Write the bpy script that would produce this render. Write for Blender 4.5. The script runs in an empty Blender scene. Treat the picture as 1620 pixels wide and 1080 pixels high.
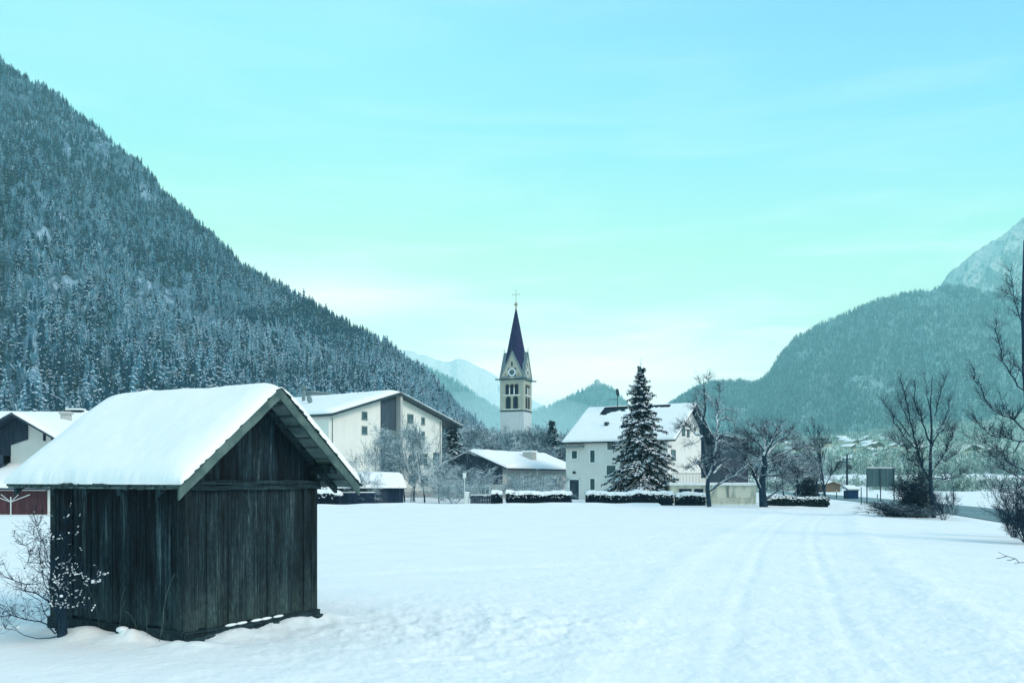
import bpy, math, random
import numpy as np
from mathutils import Vector, Matrix
sc = bpy.context.scene
R = math.radians
# ------------------------------------------------------------------ camera, sky, sun, exposure
F = 1440.0; CX = 810.0; HY = 757.0; CZ = 2.2
cam_d = bpy.data.cameras.new('camera'); cam = bpy.data.objects.new('camera', cam_d)
sc.collection.objects.link(cam); sc.camera = cam
cam.location = (0, 0, CZ); cam.rotation_euler = (R(90), 0, 0)
cam_d.sensor_width = 36; cam_d.lens = 32; cam_d.shift_y = (HY - 540) / 1620
cam_d.clip_start = 0.1; cam_d.clip_end = 30000
vs = sc.view_settings
vs.view_transform = 'Standard'; vs.look = 'None'; vs.gamma = 1; vs.use_curve_mapping = False
vs.exposure = 0.74
sc.cycles.max_bounces = 8; sc.cycles.diffuse_bounces = 3; sc.cycles.volume_bounces = 4
sc.cycles.transparent_max_bounces = 8; sc.cycles.glossy_bounces = 2
sc.cycles.caustics_reflective = False; sc.cycles.caustics_refractive = False

SUN_ELEV, SUN_AZ = R(34), R(118)      # azimuth clockwise from +Y (ahead): to the right and a little behind
w = bpy.data.worlds.new('World'); sc.world = w; w.use_nodes = True
nt = w.node_tree; nt.nodes.clear()
def N(nt, t, **kw):
    n = nt.nodes.new(t)
    for k, v in kw.items():
        if k == 'ins':
            for a, b in v.items():
                n.inputs[a].default_value = b
        else: setattr(n, k, v)
    return n
def L(nt, a, b): nt.links.new(a, b)
def ramp(nt, stops, interp='LINEAR'):
    n = nt.nodes.new('ShaderNodeValToRGB'); cr = n.color_ramp; cr.interpolation = interp
    while len(cr.elements) < len(stops): cr.elements.new(0.5)
    for e, (p, c) in zip(cr.elements, stops):
        e.position = p; e.color = (*c, 1) if not isinstance(c, (int, float)) else (c, c, c, 1)
    return n
def mixc(nt, fac, a, b, mode='MIX'):
    n = nt.nodes.new('ShaderNodeMix'); n.data_type = 'RGBA'; n.blend_type = mode
    for s, v in ((0, fac), (6, a), (7, b)):
        if hasattr(v, 'is_output'): nt.links.new(v, n.inputs[s])
        elif s == 0: n.inputs[0].default_value = v
        else: n.inputs[s].default_value = (*v, 1)
    return n.outputs[2]
def mathn(nt, op, a, b=None, clamp=False):
    n = nt.nodes.new('ShaderNodeMath'); n.operation = op; n.use_clamp = clamp
    for i, v in enumerate((a, b)):
        if v is None: continue
        if hasattr(v, 'is_output'): nt.links.new(v, n.inputs[i])
        else: n.inputs[i].default_value = v
    return n.outputs[0]
tc = N(nt, 'ShaderNodeTexCoord'); sep = N(nt, 'ShaderNodeSeparateXYZ'); L(nt, tc.outputs['Generated'], sep.inputs[0])
z = sep.outputs[2]
K = .66
def kc(*c): return tuple(v * K for v in c)
A = ramp(nt, [(0.0, kc(1.1, 1.3, 1.2)), (.10, kc(1.08, 1.3, 1.2)), (.17, kc(1.0, 1.3, .98)), (.24, kc(.80, 1.18, .74)), (.33, kc(.46, 1.0, .90)), (.44, kc(.35, .86, 1.05)), (.56, kc(.46, .74, .98)), (.8, kc(.54, .64, .86)), (1, kc(.54, .62, .84))])
L(nt, z, A.inputs[0])
B = ramp(nt, [(0.0, kc(1.0, 1.25, 1.15)), (.10, kc(.96, 1.25, 1.12)), (.17, kc(.80, 1.2, .92)), (.24, kc(.58, 1.10, .84)), (.33, kc(.30, .78, 1.05)), (.44, kc(.18, .50, 1.1)), (.56, kc(.38, .62, .98)), (.8, kc(.54, .64, .86)), (1, kc(.54, .62, .84))])
L(nt, z, B.inputs[0])
xr = N(nt, 'ShaderNodeMapRange', ins={1: -.15, 2: .5, 3: 0., 4: 1.}); L(nt, sep.outputs[0], xr.inputs[0])
col = mixc(nt, xr.outputs[0], A.outputs[0], B.outputs[0])
# thin stretched clouds
mp = N(nt, 'ShaderNodeMapping', ins={'Scale': (2.2, 2.2, 17), 'Rotation': (0.05, 0.09, 0)}); L(nt, tc.outputs['Generated'], mp.inputs[0])
nz = N(nt, 'ShaderNodeTexNoise', ins={'Scale': 1.7, 'Detail': 5, 'Roughness': .55, 'Distortion': .6}); L(nt, mp.outputs[0], nz.inputs[0])
cr = ramp(nt, [(.46, 0.0), (.66, 1.0)]); L(nt, nz.outputs[0], cr.inputs[0])
low = ramp(nt, [(0, 1.), (.13, 1.), (.19, .45), (.26, .16), (.4, .07), (.6, .05)]); L(nt, z, low.inputs[0])
cf = mathn(nt, 'MULTIPLY', cr.outputs[0], low.outputs[0])
col = mixc(nt, cf, col, (1.0, 1.0, .98))
# two banks of thin cloud lit from behind, low over the valley
for (x0, z0, a_, b_, st) in ((.085, .118, .17, .028, .75), (-.19, .19, .09, .022, .4), (.02, .075, .25, .03, .5)):
    gx_ = mathn(nt, 'POWER', mathn(nt, 'ABSOLUTE', mathn(nt, 'DIVIDE', mathn(nt, 'SUBTRACT', sep.outputs[0], x0), a_)), 2.0); gz_ = mathn(nt, 'POWER', mathn(nt, 'ABSOLUTE', mathn(nt, 'DIVIDE', mathn(nt, 'SUBTRACT', z, z0), b_)), 2.0)
    ge = mathn(nt, 'EXPONENT', mathn(nt, 'MULTIPLY', mathn(nt, 'ADD', gx_, gz_), -1.0)); ge = mathn(nt, 'MULTIPLY', ge, mathn(nt, 'GREATER_THAN', sep.outputs[1], 0.0))
    ge = mathn(nt, 'MULTIPLY', ge, mathn(nt, 'ADD', mathn(nt, 'MULTIPLY', nz.outputs[0], 1.2), st - .5), clamp=True)
    col = mixc(nt, ge, col, (1.22, 1.12, 1.08))
# below the horizon the dome stays as pale as the snow plain it continues
sky = N(nt, 'ShaderNodeTexSky', sky_type='NISHITA', sun_disc=False, sun_elevation=SUN_ELEV, sun_rotation=SUN_AZ, air_density=1.0, dust_density=1.5, ozone_density=2.0)
skm = mixc(nt, 1.0, sky.outputs[0], (.08, .11, .10), 'MULTIPLY')
col = mixc(nt, .10, col, skm)
bg = N(nt, 'ShaderNodeBackground', ins={'Strength': 1.0}); L(nt, col, bg.inputs[0])
wo = N(nt, 'ShaderNodeOutputWorld'); L(nt, bg.outputs[0], wo.inputs[0])
sun_d = bpy.data.lights.new('sun', 'SUN'); sun_d.energy = 1.6; sun_d.angle = R(22); sun_d.color = (1.0, .80, .64)
sun = bpy.data.objects.new('sun', sun_d); sc.collection.objects.link(sun)
sdir = Vector((math.sin(SUN_AZ) * math.cos(SUN_ELEV), math.cos(SUN_AZ) * math.cos(SUN_ELEV), math.sin(SUN_ELEV)))
sun.rotation_euler = sdir.to_track_quat('Z', 'Y').to_euler()

# ------------------------------------------------------------------ small helpers
def P(px, py, D): return np.array([(px - CX) / F * D, D, CZ + (HY - py) / F * D])
def zat(py, D): return CZ + (HY - py) / F * D
def tag(o, label=None, cat=None, group=None, kind=None):
    if label: o['label'] = label
    if cat: o['category'] = cat
    if group: o['group'] = group
    if kind: o['kind'] = kind
    return o
def link(o, parent=None):
    sc.collection.objects.link(o)
    if parent: o.parent = parent
    return o
def thing(name, label, cat, loc=(0, 0, 0), rz=0.0, group=None):
    o = bpy.data.objects.new(name, None); o.location = loc; o.rotation_euler = (0, 0, rz); o.empty_display_size = .3
    link(o); return tag(o, label, cat, group)
def mesh_np(name, V, Fs, mats, midx=None, smooth=False):
    """V (n,3); Fs: list of integer face arrays (each (m,k))"""
    me = bpy.data.meshes.new(name)
    V = np.asarray(V, dtype=np.float32)
    me.vertices.add(len(V)); me.vertices.foreach_set('co', V.ravel())
    Fs = [np.asarray(f, dtype=np.int32) for f in Fs if len(f)]
    loops = np.concatenate([f.ravel() for f in Fs])
    sizes = np.concatenate([np.full(len(f), f.shape[1], dtype=np.int32) for f in Fs])
    starts = np.concatenate([[0], np.cumsum(sizes)[:-1]]).astype(np.int32)
    me.loops.add(len(loops)); me.loops.foreach_set('vertex_index', loops)
    me.polygons.add(len(sizes)); me.polygons.foreach_set('loop_start', starts)
    for m in mats: me.materials.append(m)
    if midx is not None: me.polygons.foreach_set('material_index', np.asarray(midx, dtype=np.int32))
    me.polygons.foreach_set('use_smooth', np.full(len(sizes), bool(smooth)))
    me.update(calc_edges=True)
    return me
def obj(name, me, parent=None):
    return link(bpy.data.objects.new(name, me), parent)
class MB:
    """collects polygons, builds one mesh object"""
    def __init__(s): s.v = []; s.f = []; s.m = []
    def poly(s, pts, m=0):
        i = len(s.v); s.v += [tuple(p) for p in pts]; s.f.append(tuple(range(i, i + len(pts)))); s.m.append(m)
    def mesh(s, V, Fc, m=0):
        i = len(s.v); s.v += [tuple(p) for p in V]
        for f in Fc: s.f.append(tuple(i + k for k in f)); s.m.append(m)
    def box(s, x0, x1, y0, y1, z0, z1, m=0):
        V = [(x0, y0, z0), (x1, y0, z0), (x1, y1, z0), (x0, y1, z0), (x0, y0, z1), (x1, y0, z1), (x1, y1, z1), (x0, y1, z1)]
        s.mesh(V, [(0, 3, 2, 1), (4, 5, 6, 7), (0, 1, 5, 4), (1, 2, 6, 5), (2, 3, 7, 6), (3, 0, 4, 7)], m)
    def obox(s, c, ax, ay, az, m=0):
        """oriented box: centre and three half-axis vectors"""
        c, ax, ay, az = map(np.asarray, (c, ax, ay, az)); V = []
        for k in (-1, 1):
            for (i, j) in ((-1, -1), (1, -1), (1, 1), (-1, 1)): V.append(c + i * ax + j * ay + k * az)
        s.mesh(V, [(0, 3, 2, 1), (4, 5, 6, 7), (0, 1, 5, 4), (1, 2, 6, 5), (2, 3, 7, 6), (3, 0, 4, 7)], m)
    def prism(s, prof, a, b, axis='y', m=0):
        """extrude a profile [(s,z)..] (counter-clockwise) from a to b; axis y: s is x; axis x: s is y"""
        n = len(prof)
        def pt(q, t): return (q[0], t, q[1]) if axis == 'y' else (t, q[0], q[1])
        V = [pt(q, a) for q in prof] + [pt(q, b) for q in prof]
        Fc = [tuple(range(n)), tuple(range(2 * n - 1, n - 1, -1))]
        for i in range(n): j = (i + 1) % n; Fc.append((j, i, n + i, n + j))
        if axis == 'x': Fc = [f[::-1] for f in Fc]
        s.mesh(V, Fc, m)
    def tube(s, p0, p1, r0, r1=None, k=8, m=0, cap=True):
        r1 = r0 if r1 is None else r1
        p0, p1 = Vector(p0), Vector(p1); d = (p1 - p0).normalized()
        a = d.orthogonal().normalized(); b = d.cross(a); V = []
        for p, r in ((p0, r0), (p1, r1)):
            for i in range(k):
                t = 2 * math.pi * i / k; V.append(tuple(p + (a * math.cos(t) + b * math.sin(t)) * r))
        Fc = [(i, (i + 1) % k, k + (i + 1) % k, k + i) for i in range(k)]
        if cap: Fc += [tuple(range(k - 1, -1, -1)), tuple(range(k, 2 * k))]
        s.mesh(V, Fc, m)
    def ball(s, c, r, m=0, nu=8, nv=5, sq=(1, 1, 1)):
        V = []; Fc = []
        for j in range(nv + 1):
            ph = math.pi * j / nv
            for i in range(nu):
                t = 2 * math.pi * i / nu
                V.append((c[0] + r * sq[0] * math.sin(ph) * math.cos(t), c[1] + r * sq[1] * math.sin(ph) * math.sin(t), c[2] + r * sq[2] * math.cos(ph)))
        for j in range(nv):
            for i in range(nu):
                k = (i + 1) % nu; Fc.append((j * nu + i, (j + 1) * nu + i, (j + 1) * nu + k, j * nu + k))
        s.mesh(V, Fc, m)
    def build(s, name, mats, parent=None, smooth=False, bevel=0):
        me = bpy.data.meshes.new(name); me.from_pydata(s.v, [], s.f)
        if not isinstance(mats, (list, tuple)): mats = [mats]
        for m in mats: me.materials.append(m)
        me.polygons.foreach_set('material_index', s.m)
        if smooth: me.polygons.foreach_set('use_smooth', [True] * len(s.f))
        me.update(); o = obj(name, me, parent)
        if bevel:
            b = o.modifiers.new('bevel', 'BEVEL'); b.width = bevel; b.segments = 2; b.limit_method = 'ANGLE'
        return o
# value noise in numpy
def _h(i, j, s):
    x = (i * 374761393 + j * 668265263 + s * 974634777) & 0xffffffff
    x = ((x ^ (x >> 13)) * 1274126177) & 0xffffffff
    return ((x ^ (x >> 16)) & 0xffff) / 65535.0
def vnoise(x, y, s=0):
    x = np.asarray(x, float); y = np.asarray(y, float)
    i = np.floor(x).astype(np.int64); j = np.floor(y).astype(np.int64); u = x - i; v = y - j
    u = u * u * (3 - 2 * u); v = v * v * (3 - 2 * v)
    return (_h(i, j, s) * (1 - u) + _h(i + 1, j, s) * u) * (1 - v) + (_h(i, j + 1, s) * (1 - u) + _h(i + 1, j + 1, s) * u) * v
def fbm(x, y, s=0, o=4, g=.5):
    r = 0; a = 1; t = 0
    for k in range(o):
        r = r + a * (vnoise(x * 2 ** k, y * 2 ** k, s + k * 17) * 2 - 1); t += a; a *= g
    return r / t

# ------------------------------------------------------------------ materials
def new_mat(name, rough=.8, spec=.2):
    m = bpy.data.materials.new(name); m.use_nodes = True; t = m.node_tree
    b = t.nodes['Principled BSDF']; b.inputs['Roughness'].default_value = rough; b.inputs['Specular IOR Level'].default_value = spec
    return m, t, b
def coords(t, kind='Object', scale=(1, 1, 1)):
    c = N(t, 'ShaderNodeTexCoord'); m = N(t, 'ShaderNodeMapping', ins={'Scale': scale}); L(t, c.outputs[kind], m.inputs[0]); return m.outputs[0]
def noise(t, vec, scale, detail=4, rough=.55):
    n = N(t, 'ShaderNodeTexNoise', ins={'Scale': scale, 'Detail': detail, 'Roughness': rough}); L(t, vec, n.inputs[0]); return n.outputs[0]
def bump(t, b, h, strength, dist):
    n = N(t, 'ShaderNodeBump', ins={'Strength': strength, 'Distance': dist}); L(t, h, n.inputs['Height']); L(t, n.outputs[0], b.inputs['Normal'])
def mottled(name, c1, c2, scale=3, rough=.85, spec=.15, stretch=(1, 1, 1), detail=5, lo=.35, hi=.65, bs=.3, bd=.02):
    m, t, b = new_mat(name, rough, spec); v = coords(t, 'Object', stretch); n = noise(t, v, scale, detail)
    r = ramp(t, [(lo, c1), (hi, c2)]); L(t, n, r.inputs[0]); L(t, r.outputs[0], b.inputs['Base Color'])
    if bs: bump(t, b, n, bs, bd)
    return m
def snowed(name, bark1, bark2, th=.35, snowc=(.62, .74, .80), nscale=6, soft=.12, amt=.35):
    """dark stuff carrying snow on whatever faces the sky"""
    m, t, b = new_mat(name, .85, .1); v = coords(t); n = noise(t, v, nscale, 4)
    r = ramp(t, [(.35, bark1), (.65, bark2)]); L(t, n, r.inputs[0])
    g = N(t, 'ShaderNodeNewGeometry'); s = N(t, 'ShaderNodeSeparateXYZ'); L(t, g.outputs['Normal'], s.inputs[0])
    n2 = noise(t, v, nscale * 1.7, 3)
    k = mathn(t, 'MULTIPLY', mathn(t, 'SUBTRACT', n2, .5), amt * 2)
    k = mathn(t, 'ADD', s.outputs[2], k)
    mr = N(t, 'ShaderNodeMapRange', ins={1: th - soft, 2: th + soft, 3: 0., 4: 1.}); L(t, k, mr.inputs[0])
    c = mixc(t, mr.outputs[0], r.outputs[0], snowc); L(t, c, b.inputs['Base Color'])
    return m
M = {}
# snow of the field: white with the tiniest mottling and a fine crust
def snow_mat(name, c1, c2, s1, s2, b1, b2):
    m, t, b = new_mat(name, .75, .15); v = coords(t)
    a = noise(t, v, s1, 5, .6); r = ramp(t, [(.3, c1), (.7, c2)]); L(t, a, r.inputs[0]); L(t, r.outputs[0], b.inputs['Base Color'])
    f = noise(t, v, s2, 6, .65); x = N(t, 'ShaderNodeBump', ins={'Strength': b2, 'Distance': .03}); L(t, f, x.inputs['Height'])
    y = N(t, 'ShaderNodeBump', ins={'Strength': b1, 'Distance': .12}); L(t, a, y.inputs['Height']); L(t, x.outputs[0], y.inputs['Normal'])
    L(t, y.outputs[0], b.inputs['Normal']); return m
M['snow'] = snow_mat('snow', (.78, .84, .86), (.86, .89, .90), .6, 7, .12, .8)
M['roof_snow'] = snow_mat('roof_snow', (.80, .85, .87), (.86, .89, .90), .9, 5, .15, .2)
M['packed'] = M['snow']
M['snow_clump'] = mottled('snow_clump', (.72, .80, .84), (.84, .88, .90), 6, .8, .1, bs=.3)
def wood(name, dark, mid, light, plank=.0, sx=1.0, streak=14, lo=.3, hi=.72, axis='z', moss=None):
    m, t, b = new_mat(name, .85, .12)
    st = {'z': (streak, streak, .8), 'x': (.8, streak, streak), 'y': (streak, .8, streak)}[axis]
    v = coords(t, 'Object', st); n = noise(t, v, 1.0, 8, .7)
    v2 = coords(t, 'Object', {'z': (3.1, 3.1, .55), 'x': (.55, 3.1, 3.1), 'y': (3.1, .55, 3.1)}[axis]); n2 = noise(t, v2, 1.0, 4, .6)
    k = mathn(t, 'ADD', mathn(t, 'MULTIPLY', n, .55), mathn(t, 'MULTIPLY', n2, .45))
    r = ramp(t, [(lo, dark), ((lo + hi) / 2, mid), (hi, light)]); L(t, k, r.inputs[0]); c = r.outputs[0]
    gi = N(t, 'ShaderNodeNewGeometry'); pi_ = ramp(t, [(0, (.6, .6, .6)), (.5, (.9, .9, .9)), (1, (1.5, 1.45, 1.4))]); L(t, gi.outputs['Random Per Island'], pi_.inputs[0]); c = mixc(t, 1.0, c, pi_.outputs[0], 'MULTIPLY')
    vf = coords(t, 'Object', {'z': (70, 70, 1.6), 'x': (1.6, 70, 70), 'y': (70, 1.6, 70)}[axis]); nf = noise(t, vf, 1.0, 3, .6); rf = ramp(t, [(.36, (.35, .35, .38)), (.55, (1.05, 1.05, 1.05)), (.7, (1.5, 1.5, 1.5))]); L(t, nf, rf.inputs[0]); c = mixc(t, 1.0, c, rf.outputs[0], 'MULTIPLY')
    # knots and dark weather stains
    v3 = coords(t, 'Object', {'z': (5, 5, 2), 'x': (2, 5, 5), 'y': (5, 2, 5)}[axis]); n3 = noise(t, v3, 1.0, 3, .5)
    kn = ramp(t, [(.66, 0.0), (.72, 1.0)]); L(t, n3, kn.inputs[0]); c = mixc(t, mathn(t, 'MULTIPLY', kn.outputs[0], .8), c, dark)
    if moss:   # grey-green damp staining that creeps up from the ground with a ragged edge
        oz = N(t, 'ShaderNodeTexCoord'); sz_ = N(t, 'ShaderNodeSeparateXYZ'); L(t, oz.outputs['Object'], sz_.inputs[0]); vm = coords(t, 'Object', (7, 7, 1.2)); nm = noise(t, vm, 1.0, 5, .65)
        km = mathn(t, 'SUBTRACT', mathn(t, 'MULTIPLY', nm, 2.2), mathn(t, 'ADD', mathn(t, 'MULTIPLY', sz_.outputs[2], .85), .35)); km = mathn(t, 'MULTIPLY', km, .8, clamp=True); c = mixc(t, km, c, moss)
    v5 = coords(t, 'Object', (26, 26, 9)); n5 = noise(t, v5, 1.0, 4, .7); r5 = ramp(t, [(.40, (.55, .58, .6)), (.52, (1, 1, 1)), (.66, (1.7, 1.6, 1.5))]); L(t, n5, r5.inputs[0]); c = mixc(t, .7, c, mixc(t, 1.0, c, r5.outputs[0], 'MULTIPLY'))
    L(t, c, b.inputs['Base Color']); bump(t, b, nf, .8, .012); return m
M['shed_wood'] = wood('shed_wood', (.003, .008, .013), (.012, .029, .040), (.085, .135, .155), lo=.42, hi=.68, moss=(.036, .070, .080))
M['shed_wood_gable'] = wood('shed_wood_gable', (.005, .013, .018), (.019, .040, .050), (.088, .135, .145), lo=.40, hi=.70, moss=(.050, .082, .082))
M['barge'] = mottled('barge', (.045, .085, .088), (.105, .16, .15), 5, stretch=(1, 6, 1), bs=.4, bd=.01, detail=8)
M['beam'] = wood('beam', (.008, .022, .03), (.022, .05, .062), (.05, .09, .10), axis='x')
M['roof_board'] = mottled('roof_board', (.05, .10, .11), (.16, .24, .25), 4, stretch=(1, .4, 1), bs=.4, bd=.01, detail=8)
M['shingle'] = mottled('shingle', (.010, .028, .034), (.05, .09, .09), 14, bs=.5)
M['dark_wood'] = mottled('dark_wood', (.006, .018, .045), (.016, .035, .065), 1.2, stretch=(6, 6, .6), bs=.4, bd=.01)
M['brown_wood'] = mottled('brown_wood', (.018, .035, .06), (.04, .062, .09), 1.2, stretch=(6, 6, .6), bs=.4, bd=.01)
M['red_wood'] = mottled('red_wood', (.05, .025, .035), (.10, .045, .055), 1.2, stretch=(6, 6, .6), bs=.4)
M['purple_wood'] = mottled('purple_wood', (.035, .062, .088), (.065, .10, .13), 1.0, stretch=(5, 5, .5), bs=.3)
M['magenta_wood'] = mottled('magenta_wood', (.045, .055, .085), (.065, .08, .11), 1.0, stretch=(5, 5, .5), bs=.3)
M['tile_dark'] = mottled('tile_dark', (.004, .018, .035), (.02, .05, .07), 5, stretch=(1, 1, 1), bs=.6)
def plaster(name, c, d=.92, s=.8):
    return mottled(name, tuple(x * d for x in c), c, s, .9, .1, stretch=(1, 1, .5), lo=.3, hi=.6, bs=.15, bd=.02)
M['plaster_cream'] = plaster('plaster_cream', (.74, .76, .72))
M['plaster_white'] = plaster('plaster_white', (.70, .72, .70))
M['plaster_grey'] = plaster('plaster_grey', (.46, .47, .46))
M['plaster_stained'] = mottled('plaster_stained', (.20, .26, .24), (.56, .58, .50), 1.2, .9, .1, stretch=(1.6, 1.6, .5), lo=.3, hi=.52)
M['plaster_tower'] = plaster('plaster_tower', (.46, .50, .52), .9)
M['belfry'] = plaster('belfry', (.36, .38, .33), .85)
M['stone_trim'] = plaster('stone_trim', (.42, .42, .36), .85)
M['ochre'] = plaster('ochre', (.24, .20, .13), .8)
M['spire'] = mottled('spire', (.012, .013, .055), (.022, .022, .085), .9, .8, .1, stretch=(2, 2, .6), bs=.2)
M['metal'] = mottled('metal', (.10, .16, .18), (.16, .22, .24), 3, .5, .5, bs=.1)
M['metal_dark'] = mottled('metal_dark', (.01, .03, .045), (.02, .05, .065), 3, .5, .4, bs=.1)
M['metal_white'] = mottled('metal_white', (.55, .62, .63), (.65, .7, .7), 3, .5, .4, bs=.1)
M['gold'] = mottled('gold', (.20, .20, .16), (.35, .33, .25), 3, .4, .5, bs=.1)
M['frame'] = mottled('frame', (.66, .72, .72), (.80, .84, .84), 4, .6, .3, bs=.1)
m, t, b = new_mat('glass', .12, .5); v = coords(t); n = noise(t, v, .7, 2)
r = ramp(t, [(.3, (.012, .05, .065)), (.7, (.05, .11, .125))]); L(t, n, r.inputs[0]); L(t, r.outputs[0], b.inputs['Base Color']); M['glass'] = m
M['opening'] = mottled('opening', (.004, .015, .035), (.008, .02, .045), 3, bs=0)
M['panel'] = mottled('panel', (.03, .085, .105), (.045, .11, .13), 1.5, .6, .3, bs=.05)
M['hut_blue'] = mottled('hut_blue', (.006, .03, .09), (.012, .05, .12), 2, bs=.1)
M['barn_orange'] = mottled('barn_orange', (.13, .10, .08), (.2, .15, .12), 3, bs=.1)
M['village_wall'] = plaster('village_wall', (.66, .62, .50))
M['village_wood'] = mottled('village_wood', (.06, .07, .06), (.12, .11, .09), 3, bs=.1)
M['bark'] = mottled('bark', (.006, .022, .045), (.02, .05, .08), 9, stretch=(1, 1, .3), bs=.5)
M['twig_dark'] = snowed('twig_dark', (.005, .018, .04), (.018, .042, .07), th=.62, nscale=9, amt=.35)
M['twig_snowy'] = snowed('twig_snowy', (.008, .026, .05), (.025, .055, .085), th=.30, nscale=5, amt=.4)
M['limb_snowy'] = snowed('limb_snowy', (.006, .022, .045), (.02, .048, .075), th=.05, snowc=(.78, .85, .90), nscale=5, amt=.3)
M['twig_mid'] = snowed('twig_mid', (.006, .022, .045), (.02, .048, .075), th=.5, nscale=7, amt=.4)
M['twig_frost'] = snowed('twig_frost', (.05, .12, .155), (.10, .20, .23), th=.35, nscale=3, amt=.5)
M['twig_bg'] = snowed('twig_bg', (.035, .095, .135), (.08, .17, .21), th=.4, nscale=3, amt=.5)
M['leaf_dark'] = mottled('leaf_dark', (.0035, .014, .035), (.010, .032, .055), 5, .8, .15, bs=0)
M['needle'] = mottled('needle', (.004, .018, .038), (.014, .045, .062), 2.2, .8, .1, bs=0)
M['needle_snow'] = mottled('needle_snow', (.60, .71, .80), (.84, .88, .92), 4, .8, .1, bs=0)
M['hedge'] = mottled('hedge', (.008, .028, .045), (.024, .055, .062), 4, .85, .1, bs=.4)
M['asphalt'] = mottled('asphalt', (.105, .175, .195), (.20, .29, .31), .7, .6, .3, stretch=(.5, .12, 1), bs=.1)
M['road_paint'] = mottled('road_paint', (.5, .55, .55), (.65, .7, .7), 2, bs=0)

# ------------------------------------------------------------------ the snow plain
RC = [(21.5, 18), (29, 45), (34, 63), (39, 87), (41.6, 107), (44, 126), (47.5, 160), (51, 195), (54, 230)]   # main road centre line
_rc = np.polyfit([p[1] for p in RC], [p[0] for p in RC], 4)
def road_x(y): return np.polyval(_rc, np.clip(y, 15, 235))
RW = 3.5
def track_x(y): return 0.62 + 0.243 * y + 0.0013 * y * y
def ground_z(x, y):
    r = np.hypot(x, y)
    z = .05 * fbm(x / 18, y / 18, 3) + .016 * fbm(x / 4.2, y / 4.2, 5)
    z = z + .007 * fbm(x / 1.1, y / 1.3, 8, 3) * np.clip(1.6 - r / 60, 0, 1)
    # farm track: two packed ruts with a ridge between, rougher snow on both sides
    d = x - track_x(y); on = np.clip((y - 2) / 4, 0, 1) * np.clip((95 - y) / 25, 0, 1)
    wob = .12 * fbm(y / 7, y * 0 + 3.3, 21)
    rut = np.zeros_like(z)
    for c, dep in ((-.85, .024), (.85, .022), (-1.35, .010), (1.3, .010), (.3, .008)):
        rut = rut - dep * np.exp(-((d - c - wob) / .17) ** 2) * (.4 + 1.2 * vnoise(x / .5, y / 1.6, 23 + int(c * 10)))
    rut = rut + (.03 * np.exp(-((d + 2.6 + wob * 2) / .4) ** 2) + .05 * np.exp(-((d - 2.9) / .5) ** 2)) * (.3 + 1.4 * vnoise(x / .7, y / .9, 29))
    z = z + on * (rut - .05 * np.clip(1 - np.abs(d) / 2.3, 0, 1) ** .5)
    side = np.exp(-((np.abs(d + 1.0) - 3.6) / 3.0) ** 2) * on
    z = z + np.clip(side, 0, 1) * (.030 * fbm(x / .24, y / .24, 31, 4, .68) + .012 * fbm(x / .9, y / .8, 33, 2)) + .010 * fbm(x / .2, y / .28, 35, 3, .6) * np.clip(1.4 - r / 40, 0, 1)
    z = z + on * np.clip(1.8 - np.abs(d), 0, 1) * .018 * fbm(x / .2, y / .24, 37, 4, .68)
    # trampled patch and an old trail crossing the field
    tp = np.exp(-(((x + .2) / 3.0) ** 2 + ((y - 13.5) / 2.6) ** 2))
    z = z + tp * (.08 * fbm(x / .32, y / .34, 41, 4, .6))
    q = (y - (22.5 + .42 * x)); z = z - .03 * np.exp(-(q / .35) ** 2) * np.clip((x + 12) / 4, 0, 1) * np.clip((6 - x) / 3, 0, 1) * (.6 + vnoise(x / .6, y / .6, 44))
    # bank beside the main road, road bed cut in
    rx = road_x(y); dr = x - rx; near = (y > 15) & (y < 235)
    cut = np.clip(1 - (np.abs(dr) - RW) / 1.3, 0, 1); cut = cut * cut * (3 - 2 * cut)
    bank = .05 * np.exp(-((np.abs(dr) - RW - 1.4) / .7) ** 2)
    z = np.where(near, z * (1 - cut) - .04 * cut + bank * (1 - .5 * vnoise(x / 1.5, y / 2.5, 51)), z)
    z = z - .25 * np.clip((dr + 16) / 12, 0, 1) * np.clip((y - 12) / 14, 0, 1) * np.clip((330 - y) / 60, 0, 1)
    # snow drifted against the hay shed
    u = (x + 4.33) * .49 + (y - 12) * .87; v = -(x + 4.33) * .87 + (y - 12) * .49      # shed axes
    dx = np.maximum(np.maximum(-u, u - 2.58), 0); dv = np.maximum(np.maximum(-v, v - 2.81), 0); ds = np.hypot(dx, dv)
    z = z + np.exp(-(ds / .45) ** 2) * (.03 + .13 * np.clip(fbm(x / .55, y / .55, 61, 3) + .15, -.25, 1)) * (ds > 0)
    z = z + .13 * np.exp(-(((x + 5.15) / .22) ** 2 + ((y - 12.2) / .18) ** 2)) * (.5 + vnoise(x / .13, y / .13, 65)) + .12 * np.exp(-(((x + 5.9) / .35) ** 2 + ((y - 12.5) / .25) ** 2))
    # ploughed-up line where the field meets the gardens on the left
    z = z + .22 * np.exp(-((y - 74 - .03 * x) / 2.2) ** 2) * (x < 12) * (x > -16) * (.4 + vnoise(x / 1.7, y / 3, 71))
    # far plain rises gently towards the foothills
    z = z + np.clip((y - 190) / 110, 0, 1) * 2.6 + np.clip((y - 300) / 400, 0, 3) * 8 * (r < 3000)
    return z
rad = np.concatenate([[0.01, .6, 1.2, 2, 2.8], 3.5 * 1.0062 ** np.arange(0, 660), 208 * 1.035 ** np.arange(0, 112)])
ang = np.concatenate([np.linspace(-180, -42, 40)[:-1], np.linspace(-42, 42, 760), np.linspace(42, 180, 40)[1:]])
ANG, RAD = np.meshgrid(R(1) * ang, rad); gx = RAD * np.sin(ANG); gy = RAD * np.cos(ANG); gz = ground_z(gx, gy)
nr, na = gx.shape; idx = np.arange(nr * na).reshape(nr, na)
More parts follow.
